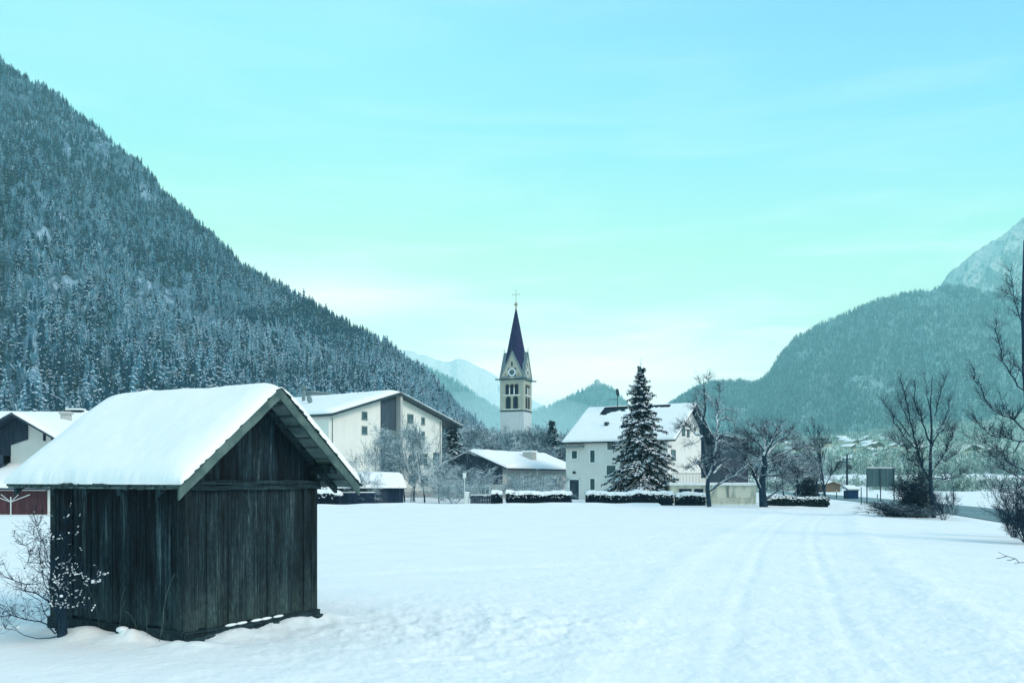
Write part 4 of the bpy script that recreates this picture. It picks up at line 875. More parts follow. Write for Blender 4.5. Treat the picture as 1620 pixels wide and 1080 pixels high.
c = TW / 2; mb = MB(); k = 8; B0 = []; 
for i in range(4):
    sx, sy = ((-1, -1), (1, -1), (1, 1), (-1, 1))[i]; B0.append((c + sx * (TW / 2 - .05), c + sy * (TW / 2 - .05), zb2 + .28))
zm = zb2 + 4.5; r_ = TW / 2 * (zs - zm) / (zs - zb2); mid = []
for i in range(8):
    t = PI / 8 + i * PI / 4 - PI / 8 * 0 - PI; mid.append((c + r_ * 1.2 * math.cos(t), c + r_ * 1.2 * math.sin(t), zm))
V = B0 + mid + [(c, c, zs)]
Fc = []
for i in range(4):
    a, b = 4 + (2 * i) % 8, 4 + (2 * i + 1) % 8; nb = 4 + (2 * i + 2) % 8; Fc += [(i, b, a), (i, (i + 1) % 4, nb, b)]
Fc += [(4 + i, 4 + (i + 1) % 8, 12) for i in range(8)]
mb.mesh(V, Fc); mb.build('spire', M['spire'], ch)
mb = MB(); mb.tube((c, c, zs - 1.2), (c, c, zs + .1), .28, .14, 8); mb.ball((c, c, zs + .35), .52, nu=12, nv=8); mb.build('orb', M['gold'], ch, smooth=True)
mb = MB(); mb.tube((c, c, zs + .8), (c, c, zs + 4.2), .09, .06, 6); mb.tube((c - 1.05, c, zs + 3.1), (c + 1.05, c, zs + 3.1), .06, k=6)
for p in ((c - 1.05, zs + 3.1), (c + 1.05, zs + 3.1), (c, zs + 4.2)): mb.ball((p[0], c, p[1]), .13, nu=6, nv=4)
mb.build('cross', M['metal'], ch)
na_ = thing('church_nave', 'snow-covered church nave roof left of the tower, behind bare trees', 'church', (*P(757, 757, 262)[:2], 0), uc)
f = roof_z(15.2, 4.0, 1.0); walls(na_, [(-.5, -1), (8.5, -1), (8.5, f(8.5)), (4, 15.2), (-.5, f(-.5))], -22, 14, 'y', 'plaster_tower')
roof_parts(na_, -1, 9, 4, 15.2, 1.0, -22.5, 14.5, 'y', th=.25, sth=.2, mat='metal_dark', seed=19, n=(12, 10))
mb = MB(); mb.box(-9, -.5, -8, 6, -1, 9.2); mb.build('wing', M['plaster_tower'], na_); mb = MB(); mb.prism([(-9.5, 9.2), (0, 12.6), (0, 12.9), (-9.5, 9.5)], -8.5, 6.4, 'y'); mb.build('wing_roof', M['metal_dark'], na_)
mb = MB(); mb.prism([(-9.4, 9.56), (0, 12.92), (0, 13.15), (-9.4, 9.8)], -8.3, 6.2, 'y'); mb.build('roof_snow', M['roof_snow'], na_)
# castle ruin on the far hill
cz = castleF(np.array([945.]), np.array([1.0]))[0]
cs = thing('castle_tower', 'tiny ruined castle tower on the pointed hazy hill', 'castle', (cz[0], cz[1], cz[2] - 5), .3)
mb = MB(); mb.box(-10, 8, -8, 8, 0, 24); mb.build('keep', M['plaster_grey'], cs); mb = MB(); mb.box(-6, 4, -5, 5, 24, 29); mb.build('turret', M['plaster_grey'], cs); mb = MB(); mb.box(8, 16, -6, 6, 0, 15); mb.build('wall', M['plaster_grey'], cs)

# ------------------------------------------------------------------ village on the low hill
vill = [(1290, 697), (1297, 699), (1305, 703), (1318, 698), (1327, 696), (1343, 700), (1349, 703), (1363, 699), (1370, 697), (1387, 695), (1394, 695), (1374, 705), (1330, 712), (1346, 711), (1370, 712), (1380, 710), (1330, 721), (1337, 723), (1350, 720), (1364, 717), (1410, 699), (1413, 709), (1424, 709), (1407, 716), (1395, 717), (1420, 746), (1340, 736), (1230, 703), (1245, 706), (1262, 704), (1276, 708), (1255, 714), (1283, 716), (1268, 724), (1436, 712), (1526, 714), (1532, 713), (1513, 755), (1560, 716), (1398, 730), (1358, 731), (1378, 727)]
tt_ = np.linspace(.02, 1, 200)
rv = random.Random(3); first = None
def vh_build():
    r = thing('farmhouse', '', 'house', (0, 0, 0), 0); f = roof_z(8.2, 5, .42)
    walls(r, [(0, -2), (10, -2), (10, f(10)), (5, 8.2), (0, f(0))], 0, 13, 'y', 'village_wall')
    mb = MB(); mb.prism([(0, 4.2), (10, 4.2), (10, f(10) - .03), (5, 8.15), (0, f(0) - .03)], -.15, 0, 'y'); mb.build('gable_boards', M['village_wood'], r)
    roof_parts(r, -1.2, 11.2, 5, 8.2, .42, -1.5, 13.8, 'y', th=.2, sth=.45, mat='village_wood', seed=4, n=(5, 6)); return r
def copy_tree(o, parent=None):
    c = o.copy(); sc.collection.objects.link(c)
    if parent: c.parent = parent; c.matrix_parent_inverse = o.matrix_parent_inverse
    for k in list(o.children): copy_tree(k, c)
    return c
for (px, py) in vill:
    zz = footF(np.full(200, px), tt_); pyy = HY - (zz[:, 2] + 3 - CZ) / zz[:, 1] * F; k = int(np.argmin(np.abs(pyy - py))); q0 = zz[k]
    if first is None: first = vh_build(); o = first
    else: o = copy_tree(first)
    o.location = (q0[0], q0[1], q0[2] + .5); o.rotation_euler = (0, 0, rv.uniform(-1.3, .9)); s = rv.uniform(.8, 1.15) * (1.0 if q0[1] > 800 else .8); o.scale = (s * 1.1, s, s)
    tag(o, 'tiny snow-roofed house of the far village on the low hill to the right', 'house', 'far village houses on the low hill')

# ------------------------------------------------------------------ things by the road
ba = thing('barn', 'small barn with orange-brown walls beyond the road, right of the fruit trees', 'barn', (*P(1303, 757, 168)[:2], -.9), .1)
f = roof_z(2.5, 1.6, .35); walls(ba, [(0, -.3), (3.2, -.3), (3.2, f(3.2)), (1.6, 2.5), (0, f(0))], 0, 6, 'y', 'barn_orange'); roof_parts(ba, -.3, 3.6, 1.6, 2.5, .35, -.5, 6.4, 'y', th=.12, sth=.12, mat='barn_orange', seed=23, n=(6, 8))
pl = thing('utility_pole', 'dark wooden utility pole beside the small blue hut', 'pole', (*P(1340, 757, 118)[:2], -.3), 0)
mb = MB(); mb.tube((0, 0, -.5), (0, 0, 5.7), .16, .11, 8); mb.build('pole', M['bark'], pl); mb = MB(); mb.box(-.5, .5, -.05, .05, 5.0, 5.12); mb.build('crossarm', M['bark'], pl); mb = MB(); mb.box(.05, .5, -.3, 0, 3.7, 4.3); mb.build('transformer', M['metal_dark'], pl)
hu = thing('hut', 'small dark blue hut with a flat snow roof beside the road', 'hut', (*P(1342, 757, 112)[:2], -.2), 0)
mb = MB(); mb.box(0, 1.25, 0, 1.6, -.2, .95); mb.build('wall', M['hut_blue'], hu); mb = MB(); mb.prism([(-.1, .95), (1.7, 1.35), (1.7, 1.5), (-.1, 1.1)], -.08, 1.35, 'x'); mb.build('roof', M['metal'], hu); mb = MB(); mb.prism([(-.09, 1.105), (1.68, 1.505), (1.68, 1.6), (-.09, 1.2)], -.06, 1.33, 'x'); mb.build('roof_snow', M['roof_snow'], hu)
# billboard seen from behind
org = P(1371, 757, 88)[:2]; bb = thing('billboard', 'billboard on tall metal legs beside the road, its blank grey back to the viewer', 'billboard', (*org, -.25), .08)
bw = 2.72; zt, zbb = 3.42, 1.72
mb = MB()
for i in range(4): mb.box(i * bw / 4 + .02, (i + 1) * bw / 4 - .02, -.03, .03, zbb, zt)
mb.build('panel', M['panel'], bb)
mb = MB(); mb.box(-.05, bw + .05, -.06, .06, zt, zt + .08); mb.box(-.05, bw + .05, -.06, .06, zbb - .08, zbb)
for i in (1, 2, 3): mb.box(i * bw / 4 - .02, i * bw / 4 + .02, -.07, -.02, zbb, zt)
mb.build('frame', M['metal'], bb)
for x in (0, bw / 2, bw):
    mb = MB(); mb.box(x - .045, x + .045, -.10, -.04 + .12 * 0, -.6, zt + .05); mb.build('leg', M['metal_dark'], bb)
mb = MB(); mb.box(-.03, bw + .03, -.05, .05, zt + .081, zt + .14); mb.build('snow_cap', M['roof_snow'], bb)
dl = []
for i, (px, pyb, pyt, lab) in enumerate([(1362.5, 797, 770, 'tall thin snow pole left of the billboard'), (1508.5, 797, 767, 'tall thin snow pole right of the bare roadside tree'), (1385, 801, 794, 'short marker post below the billboard, the left one of a pair'), (1392.5, 801, 795, 'short marker post below the billboard, the right one of a pair'), (1388, 786, 781, 'tiny marker post beyond the road under the billboard'), (1323.5, 783, 777, 'tiny marker post in the far snow, left of the blue hut')]):
    D = (2.2 + .15) * F / (pyb - HY) if pyb > 790 else 115
    t_ = thing('snow_pole' if pyt < 772 else 'marker_post', lab, 'post', (*P(px, 757, D)[:2], -.3), 0); hh = zat(pyt, D) + .3
    r = .045 if pyt < 772 else .06
    mb = MB(); mb.tube((0, 0, -.3), (0, 0, hh), r, r * .9, 6); mb.build('pole', M['bark'], t_)
    mb = MB(); mb.ball((0, 0, hh + .01), r * 1.3, nu=6, nv=4); mb.build('snow_cap', M['snow_clump'], t_)
    if pyt < 772: mb = MB(); mb.tube((0, 0, .55), (0, 0, .75), r * 1.5, k=6); mb.build('reflector', M['metal_dark'], t_)
sl_ = thing('street_lamp', 'slim garden lamp post with a square pale lantern among bare bushes', 'street lamp', (*P(735, 757, 79)[:2], 0), 0)
mb = MB(); mb.tube((0, 0, -.3), (0, 0, 2.25), .045, .035, 8); mb.build('post', M['metal_white'], sl_)
mb = MB(); mb.prism([(-.11, 2.25), (.11, 2.25), (.16, 2.72), (-.16, 2.72)], -.13, .13, 'y'); mb.build('lantern', M['frame'], sl_); mb = MB(); mb.box(-.18, .18, -.16, .16, 2.72, 2.78); mb.build('cap', M['metal'], sl_)
gp = thing('gate_pillar', 'short white masonry pillar left of the low dark fence', 'pillar', (*P(739, 757, 76.5)[:2], 0), .05)
mb = MB(); mb.box(-.16, .16, -.16, .16, -.3, .98); mb.build('shaft', M['plaster_white'], gp, bevel=.02); mb = MB(); mb.box(-.2, .2, -.2, .2, .98, 1.1); mb.build('snow_cap', M['roof_snow'], gp, bevel=.04)
def picket(name, label, px0, px1, D, h, mat, gap=.02, bw_=.12, capm=None, seed=1):
    rg = random.Random(seed); a = P(px0, 757, D); b = P(px1, 757, D); Lh = b[0] - a[0]
    o = thing(name, label, 'fence', (a[0], D, 0), 0); mb = MB(); x = 0
    while x < Lh: mb.box(x, x + bw_, 0, .03, -.3, h + rg.uniform(-.06, .05)); x += bw_ + gap
    mb.build('boards', M[mat], o); mb = MB(); mb.box(0, Lh, .03, .07, h * .3, h * .3 + .08); mb.box(0, Lh, .03, .07, h * .75, h * .75 + .08); mb.build('rail', M[mat], o)
    if capm: mb = MB(); mb.box(0, Lh, -.02, .08, h + .055, h + .11); mb.build('snow_cap', M['roof_snow'], o)
picket('board_fence', 'low dark board fence between the white pillar and the snowy hedge', 744, 777, 76.2, .78, 'brown_wood', capm=1)
picket('board_fence', 'weathered pale picket fence in front of the garage', 1118, 1193, 77, .62, 'plaster_stained', gap=.06, bw_=.10, seed=4)
# ------------------------------------------------------------------ bare trees
def tubes(segs, sides=4, vmat=None):
    """segs (n,8): p0 xyz, p1 xyz, r0, r1 -> mesh arrays"""
    S = np.asarray(segs, float); p0, p1, r0, r1 = S[:, :3], S[:, 3:6], S[:, 6], S[:, 7]
    d = p1 - p0; ln = np.linalg.norm(d, axis=1, keepdims=True) + 1e-9; d = d / ln
    up = np.where(np.abs(d[:, 2:3]) > .9, np.array([[1., 0, 0]]), np.array([[0, 0, 1.]])); a = np.cross(d, up); a /= np.linalg.norm(a, axis=1, keepdims=True) + 1e-9; b = np.cross(d, a)
    t = np.arange(sides) * 2 * np.pi / sides + .4; ring = a[:, None] * np.cos(t)[None, :, None] + b[:, None] * np.sin(t)[None, :, None]
    p0 = p0 - d * r0[:, None] * .3
    V = np.concatenate([p0[:, None] + ring * r0[:, None, None], p1[:, None] + ring * r1[:, None, None]], 1)
    k = np.arange(sides); kn = (k + 1) % sides; Fq = np.stack([k, k + sides, kn + sides, kn], -1)
    Fc = Fq[None] + (np.arange(len(S)) * 2 * sides)[:, None, None]
    return V.reshape(-1, 3), Fc.reshape(-1, 4)
def grow(seed, H=8, trunk=.3, r=.12, fork=(2, 3), lev=4, ang=42, ratio=.62, trop=.12, wander=.14, nchild=(3, 5), nseg=7, twist=0, stems=1, spread=1.0, crook=0., minr=.007, low=.25, tip=.18, lean=(0, 0), lens=None):
    rg = np.random.RandomState(seed); segs = []; lv = []
    def nrm(v): return v / (np.linalg.norm(v) + 1e-9)
    def br(p, d, Ln, r, l, t0):
        n = max(3, int(nseg * (1 if l == 0 else .8 if l == 1 else .6))); rr = r
        for i in range(n):
            w = wander * (.35 if l == 0 else 1 + crook * (l == 1) + .5 * crook * (l > 1))
            d = nrm(d + rg.normal(0, w, 3) + np.array([0, 0, trop * (0.5 if l == 0 else 1) * (.4 if l > 2 else 1)]))
            q = p + d * Ln / n; r1 = max(r * (1 - (1 - tip) * (i + 1) / n), minr * .6); segs.append((*p, *q, max(rr, minr * .6), r1)); lv.append(l)
            f = (i + 1) / n
            if l < lev and f > t0:
                nc = rg.uniform(*nchild) / n * (1 if l < lev - 1 else 1.5); nc = int(nc) + (rg.rand() < nc % 1)
                for c in range(nc):
                    az = rg.rand() * 6.283; a = d; o = nrm(np.cross(a, [math.cos(az), math.sin(az), .3])); th = R(ang) * rg.uniform(.65, 1.3)
                    cd = nrm(a * math.cos(th) + o * math.sin(th)); 
                    if l == 0: cd[2] *= spread; cd = nrm(cd)
                    L2 = Ln * ratio * (1.15 - .65 * f * (l == 0)) * rg.uniform(.55, 1.15)
                    br(q, cd, L2, max(r1 * rg.uniform(.5, .75), minr), l + 1, .2)
            p = q; rr = r1
    for s in range(stems):
        a = rg.rand() * 6.28; k = 0 if stems == 1 else 1
        d = nrm(np.array([math.cos(a) * .45 * k + lean[0], math.sin(a) * .45 * k + lean[1], 1.]))
        br(np.array([math.cos(a) * .12 * k * r * 6, math.sin(a) * .12 * k * r * 6, -.2]), d, H * (rg.uniform(.6, 1) if k else 1), r, 0, trunk)
    return np.array(segs), np.array(lv)
def fit(segs, H, Wd=None):
    S = segs.copy(); zmax = max(S[:, 2].max(), S[:, 5].max()); s = H / zmax; S[:, [2, 5]] *= s
    if Wd:
        w = max(np.percentile(np.abs(S[:, [0, 1, 3, 4]]), 98), .1); S[:, [0, 1, 3, 4]] *= Wd / 2 / w
    return S
def bare_tree(name, label, cat, loc, segs, lv, mat, group=None, trunk_mat=None, sides=5, rot=0, limb=None):
    o = thing(name, label, cat, loc, rot, group)
    if (lv == 0).sum() and (lv > 0).sum():
        V, Fc = tubes(segs[lv == 0], 8); obj('trunk', mesh_np('trunk', V, [Fc], [M[trunk_mat or 'bark']], smooth=False), o)
        a = (lv == 2) | ((lv == 1) & (not limb)); b = lv > 2; Vs = []; Fs = []; c = 0; mi = []
        for m_, k, q in ((a, sides, 0), (b, 3, 0)) + (((lv == 1, 8, 1),) if limb else ()):
            if m_.sum(): V, Fc = tubes(segs[m_], k); Vs.append(V); Fs.append(Fc + c); c += len(V); mi += [q] * len(Fc)
        obj('crown', mesh_np('crown', np.concatenate(Vs), Fs, [M[mat]] + ([M[limb]] if limb else []), mi), o)
    return o
def at(px, D, z=None):
    p = P(px, HY, D); return (p[0], p[1], float(ground_z(np.array([p[0]]), np.array([p[1]]))[0]) if z is None else z)
def gtree(seed, H, Wd, **k):
    s, l = grow(seed, H=H, **k); return fit(s, H, Wd), l
def add_extra(segs, lv, paths, rr, kids=5, seed=0, klen=1.2, level=1, kdown=0.0, fat=1.0, rmin=.010):
    """explicit limbs (lists of 3-D points) with side twigs"""
    rg = np.random.RandomState(seed); out = [segs]; ll = [lv]; ns = []; nl = []
    for path, r0 in zip(paths, rr):
        r0 = r0 * fat
        path = np.array(path, float); n = len(path)
        pts = [path[0]]
        for i in range(n - 1):
            for t in (1 / 3, 2 / 3, 1.): pts.append(path[i] * (1 - t) + path[i + 1] * t + rg.normal(0, .035, 3) * (t < 1))
        m_ = len(pts) - 1
        for i in range(m_):
            a = r0 * (1 - .75 * i / m_); b = r0 * (1 - .75 * (i + 1) / m_); ns.append((*pts[i], *pts[i + 1], a, b)); nl.append(level)
            if i > 1:
                for c in range(rg.randint(0, kids)):
                    d = pts[i + 1] - pts[i]; d = d / np.linalg.norm(d); e = rg.normal(0, 1, 3); e[2] = abs(e[2]) * .6 - kdown; e /= np.linalg.norm(e); d = d * .5 + e * .9; d /= np.linalg.norm(d)
                    p = pts[i + 1]; L_ = klen * rg.uniform(.4, 1.1) * (1 - .5 * i / m_); rk = max(b * .45 / fat, rmin)
                    for s in range(4):
                        d = d + rg.normal(0, .22, 3); d /= np.linalg.norm(d); q = p + d * L_ / 4; ns.append((*p, *q, rk * (1 - s * .2), rk * (1 - (s + 1) * .2))); nl.append(2)
                        for c2 in range(rg.randint(1, 3)):
                            d2 = d + rg.normal(0, .7, 3); d2 /= np.linalg.norm(d2); q2 = q + d2 * L_ * .3; ns.append((*q, *q2, rk * .5, rk * .3)); nl.append(3)
                            d3 = d2 + rg.normal(0, .5, 3); d3 /= np.linalg.norm(d3); ns.append((*q2, *(q2 + d3 * L_ * .2), rk * .3, rk * .2)); nl.append(3)
                        p = q
    return np.concatenate([segs, np.array(ns)]), np.concatenate([lv, np.array(nl)])
def pth(D, pts, px0, z0=0.):
    """image points of a limb on a tree at distance D -> local coordinates around the trunk foot, wobbling in depth"""
    out = []
    for i, (px, py, *dd) in enumerate(pts):
        out.append(((px - px0) / F * D, dd[0] if dd else 0.0, zat(py, D) - z0))
    return out
# pear tree at px 1120
D = 71; loc = at(1121, D); z0 = loc[2]
base = pth(D, [(1122, 800), (1119, 772), (1121, 752), (1114, 722, .1), (1112, 700, .1), (1108, 680, 0), (1116, 650), (1113, 600)], 1121, z0)
segs = []; lv = []
rr_ = [.19, .16, .15, .12, .10, .085, .06, .022]
for i in range(7): segs.append((*base[i], *base[i + 1], rr_[i], rr_[i + 1])); lv.append(0)
limbs = [([(1110, 690, .1), (1110, 665, 0), (1114, 640), (1114, 610)], .05), ([(1110, 665), (1104, 650, .3), (1100, 640, .5)], .03), ([(1114, 640), (1122, 632, .3), (1128, 640, .4)], .03), ([(1113, 625), (1106, 620, -.2), (1101, 632, -.3)], .025), ([(1136, 640, -.2), (1137, 622, -.2), (1136, 612, -.2)], .03), ([(1120, 755), (1128, 735, -.3), (1131, 712, -.4), (1133, 680, -.4), (1134, 655, -.3), (1136, 632, -.2)], .13), ([(1114, 752), (1108, 740, -.5), (1100, 728, -.9), (1088, 738, -1.3), (1078, 742, -1.5)], .09), ([(1110, 690), (1100, 684, .3), (1090, 672, .5), (1078, 674, .8), (1070, 680, .9)], .08),
         ([(1123, 775), (1135, 765, -.6), (1158, 752, -1.1), (1176, 735, -1.4), (1190, 728, -1.5)], .09), ([(1110, 668), (1122, 676, .5), (1140, 700, .9), (1150, 735, 1.2)], .06), ([(1121, 752), (1135, 744, .5), (1146, 734, .9), (1158, 742, 1.4), (1166, 752, 1.6)], .08),
         ([(1130, 705), (1142, 696, .5), (1158, 702, .9), (1176, 712, 1.1), (1190, 706, 1.3)], .08), ([(1112, 640), (1104, 645, .2), (1100, 662, .3)], .04), ([(1114, 622), (1124, 632, -.3), (1130, 646, -.4)], .035), ([(1115, 650), (1106, 640, -.3), (1099, 628, -.4)], .035), ([(1133, 668), (1148, 660, .2), (1160, 664, .4), (1168, 680, .5)], .05), ([(1134, 655), (1146, 646, -.3), (1160, 652, -.5)], .04), ([(1112, 690), (1098, 700, -.4), (1084, 705, -.6)], .05), ([(1132, 690), (1146, 684, -.3), (1160, 688, -.6), (1170, 700, -.7)], .045), ([(1113, 612), (1108, 606), (1105, 598)], .02), ([(1114, 607), (1119, 602), (1121, 595)], .02)]
segs, lv = add_extra(np.array(segs), np.array(lv), [pth(D, l_, 1121, z0) for l_, r_ in limbs], [r_ for l_, r_ in limbs], kids=13, seed=4, klen=1.15, fat=1.25)
bare_tree('pear_tree', 'tall crooked bare fruit tree with snow along its limbs, in front of the house gable', 'tree', loc, segs, lv, 'twig_mid', sides=7, limb='limb_snowy')
# apple tree at px 1207
D = 72; loc = at(1208, D); z0 = loc[2]; X0 = 1208
base = pth(D, [(1208, 800), (1206, 778), (1206, 757), (1210, 735), (1209, 720)], X0, z0); rr_ = [.34, .27, .25, .22, .16]
segs = [(*base[i], *base[i + 1], rr_[i], rr_[i + 1]) for i in range(4)]; lv = [0] * 4
limbs = [([(1204, 775), (1194, 757, -.4), (1187, 742, -.6), (1178, 733, -.7), (1174, 730, -.7)], .13), ([(1207, 735), (1203, 722, .4), (1190, 712, .5), (1178, 706, .6), (1172, 703, .7), (1160, 712, .8)], .11), ([(1210, 748), (1222, 742, -.6), (1230, 737, -.8), (1231, 730, -.9)], .11),
         ([(1212, 750), (1228, 751, .4), (1245, 753, .6), (1262, 752, .7), (1275, 742, .8), (1290, 738, .9)], .10), ([(1232, 738), (1245, 737, -.4), (1258, 740, -.3), (1270, 741, -.2), (1282, 748, 0)], .08), ([(1210, 730), (1222, 727, .4), (1230, 722, .7), (1240, 716, .9)], .08), ([(1209, 722), (1212, 700, .2), (1208, 685, .3), (1200, 676, .4)], .11), ([(1209, 722), (1218, 700, -.4), (1226, 685, -.5), (1222, 672, -.6)], .10), ([(1208, 712), (1196, 700, -.5), (1184, 690, -.8), (1176, 682, -.9)], .08), ([(1214, 718), (1232, 702, .4), (1248, 695, .6), (1262, 692, .7)], .09),
         ([(1218, 706), (1240, 690, -.4), (1250, 680, -.5)], .06), ([(1214, 788), (1224, 776, -.9), (1233, 768, -1.2), (1236, 758, -1.3), (1232, 742, -1.4)], .07), ([(1262, 752), (1264, 761, .5), (1272, 752, .4), (1284, 749, .2)], .05), ([(1204, 728), (1192, 728, .8), (1182, 722, 1.2), (1166, 724, 1.6)], .07), ([(1212, 735), (1238, 728, 1.2), (1262, 722, 1.6), (1280, 726, 1.8)], .07), ([(1208, 700), (1206, 680, 0), (1212, 668, 0)], .06), ([(1200, 690), (1194, 676, .5), (1186, 670, .6)], .04), ([(1214, 690), (1216, 676, .6), (1222, 668, .8)], .04), ([(1226, 690, .2), (1244, 682, .5), (1256, 686, .7)], .04), ([(1190, 700, .3), (1178, 688, -.3), (1166, 684, -.5)], .04), ([(1240, 705, .3), (1262, 700, .9), (1276, 704, 1.1)], .04), ([(1212, 705), (1212, 690, -.9), (1204, 678, -1.2)], .04), ([(1220, 690), (1232, 676, 0), (1236, 668, 0)], .05), ([(1200, 700), (1188, 694, .2), (1176, 700, .3), (1165, 692, .4)], .05), ([(1230, 720), (1250, 710, -.8), (1268, 706, -1.1), (1280, 712, -1.2)], .06)]
segs, lv = add_extra(np.array(segs), np.array(lv), [pth(D, l_, X0, z0) for l_, r_ in limbs], [r_ for l_, r_ in limbs], kids=14, seed=9, klen=1.25, fat=1.2)
bare_tree('apple_tree', 'low wide spreading apple tree with snow-laden limbs beside the garage', 'tree', loc, segs, lv, 'twig_mid', sides=7, limb='limb_snowy')
# round bare tree at px 1305 with dark leafy growth
D = 80; loc = at(1306, D)
s, l = gtree(31, (800 - 655) / F * D, 4.6, trunk=.22, r=.12, lev=4, ang=30, ratio=.6, trop=.10, nchild=(6, 7.5), nseg=9, minr=.012)
bare_tree('bare_tree', 'upright bare tree with a round brush of fine twigs at the end of the hedge', 'tree', loc, s, l, 'twig_dark')
s, l = gtree(33, (790 - 690) / F * D, 3.4, trunk=.2, r=.08, lev=4, ang=34, ratio=.52, trop=.1, nchild=(6, 8), nseg=9, minr=.015)
bare_tree('bare_tree', 'thinner bare tree standing just left of the upright round one', 'tree', at(1297, 82), s, l, 'twig_snowy')
# roadside tree
D = 56; loc = at(1476, D)
base = pth(D, [(1477, 818), (1473, 780), (1472, 752), (1472, 720), (1474, 680), (1472, 640), (1475, 592)], 1476, loc[2]); rr_ = [.14, .125, .11, .085, .065, .04, .012]
segs = [(*base[i], *base[i + 1], rr_[i], rr_[i + 1]) for i in range(6)]; lv = [0] * 6
limbs = [([(1470, 760), (1457, 740, -.2), (1450, 715, -.3), (1442, 690, -.3), (1436, 655, -.2), (1430, 620, -.1), (1424, 598)], .075), ([(1472, 745), (1462, 738, .4), (1446, 728, .5), (1438, 722, .6)], .05), ([(1473, 745), (1484, 735, .2), (1496, 718, .3), (1505, 700, .3), (1512, 690, .4), (1510, 676, .4)], .06), ([(1473, 755), (1488, 758, -.3), (1500, 756, -.5), (1512, 750, -.6), (1521, 744, -.7)], .045), ([(1473, 710), (1480, 690, -.2), (1490, 680, -.3), (1506, 679, -.3)], .05), ([(1472, 700), (1462, 670, .2), (1452, 640, .3), (1448, 600, .2)], .055), ([(1473, 670), (1484, 650, .2), (1492, 620, .3), (1498, 600, .3)], .04), ([(1445, 705), (1425, 690, -.4), (1408, 670, -.6), (1402, 655, -.7)], .045), ([(1440, 690), (1420, 660, .4), (1404, 636, .6)], .045), ([(1472, 650), (1466, 625, 0), (1463, 600, 0)], .035), ([(1476, 690), (1494, 672, .4), (1504, 650, .4), (1508, 630, .4)], .045), ([(1450, 715), (1430, 712, -.4), (1412, 700, -.6), (1398, 690, -.7)], .04), ([(1438, 670), (1428, 640, .2), (1420, 615, .2)], .035), ([(1480, 733), (1500, 730, .5), (1514, 722, .7), (1528, 712, .8)], .035)]
segs, lv = add_extra(np.array(segs), np.array(lv), [pth(D, l_, 1476, loc[2]) for l_, r_ in limbs], [r_ for l_, r_ in limbs], kids=12, seed=14, klen=1.3, kdown=-.5, rmin=.008)
bare_tree('bare_tree', 'bare roadside tree with upswept limbs, rising out of dark bushes by the road', 'tree', loc, segs, lv, 'twig_dark', sides=6)
# tree at the right edge
D = 34; X0 = 1642; loc = at(X0, D)
base = pth(D, [(1636, 862), (1632, 800), (1630, 700), (1622, 600), (1618, 500), (1620, 380)], X0, loc[2]); rr_ = [.14, .13, .11, .09, .06, .02]
segs = [(*base[i], *base[i + 1], rr_[i], rr_[i + 1]) for i in range(5)]; lv = [0] * 5
limbs = [([(1632, 690), (1600, 665, -.2), (1570, 652, -.3), (1553, 636, -.3), (1541, 610, -.3), (1534, 588, -.3)], .05), ([(1630, 700), (1606, 694, .2), (1580, 690, .3), (1560, 674, .4), (1548, 658, .4)], .045), ([(1624, 620), (1608, 600, .1), (1590, 570, .2), (1582, 530, .2), (1580, 500, .2)], .045), ([(1622, 600), (1610, 590, -.3), (1594, 572, -.4), (1572, 575, -.5)], .035), ([(1632, 750), (1610, 735, .3), (1590, 710, .5), (1572, 700, .6), (1545, 690, .7)], .045), ([(1632, 770), (1600, 752, -.3), (1575, 740, -.5), (1552, 745, -.7)], .04),
         ([(1634, 800), (1612, 780, .2), (1590, 776, .3), (1562, 770, .4)], .035), ([(1620, 520), (1612, 500, 0), (1604, 470, 0), (1598, 430, 0)], .035), ([(1632, 830), (1614, 800, -.4), (1600, 770, -.5), (1592, 740, -.6)], .04), ([(1624, 640), (1640, 600, 0), (1650, 550, 0)], .05), ([(1630, 690), (1598, 720, .5), (1575, 722, .7), (1550, 700, .8)], .035), ([(1618, 480), (1606, 462, .3), (1594, 465, .4)], .025)]
segs, lv = add_extra(np.array(segs), np.array(lv), [pth(D, l_, X0, loc[2]) for l_, r_ in limbs], [r_ for l_, r_ in limbs], kids=11, seed=23, klen=1.0, kdown=-.4, rmin=.005, fat=.72)
bare_tree('bare_tree', 'tall bare tree cut by the right edge of the picture, in front of the road', 'tree', loc, segs, lv, 'twig_dark', sides=6)
# frosted trees in front of the block and around the low house
frost = [(655, 98 - 8, 785, 641, 7.2, 'broad frosted tree in front of the right half of the cream block', 51, .10), (602, 84, 790, 655, 5.0, 'slender frosted tree behind the dark garden shed', 52, .06), (672, 84, 793, 668, 5.2, 'frosted tree whose trunk stands before the plinth of the cream block', 53, .08), (695, 82, 792, 716, 4.6, 'low spreading frosted tree right of the cream block corner', 54, .06), (562, 76.5, 797, 738, 3.4, 'small snowy forked tree in front of the dark board fence', 55, .06), (624, 90, 790, 690, 4.6, 'frosted tree in front of the dark panel of the cream block', 56, .06), (640, 86, 792, 672, 5.5, 'frosted tree standing between the dark panel and the plinth tree of the cream block', 57, .08)]
for px, D, yb, yt, Wd, lab, sd, r0 in frost:
    s, l = gtree(sd, (yb - yt) / F * D, Wd, trunk=.18, r=r0, lev=4, ang=44, ratio=.62, trop=.06, nchild=(6, 7.5), nseg=8, wander=.2, minr=.012)
    bare_tree('frosted_tree', lab, 'tree', at(px, D), s, l, 'twig_frost', trunk_mat='bark', sides=5)
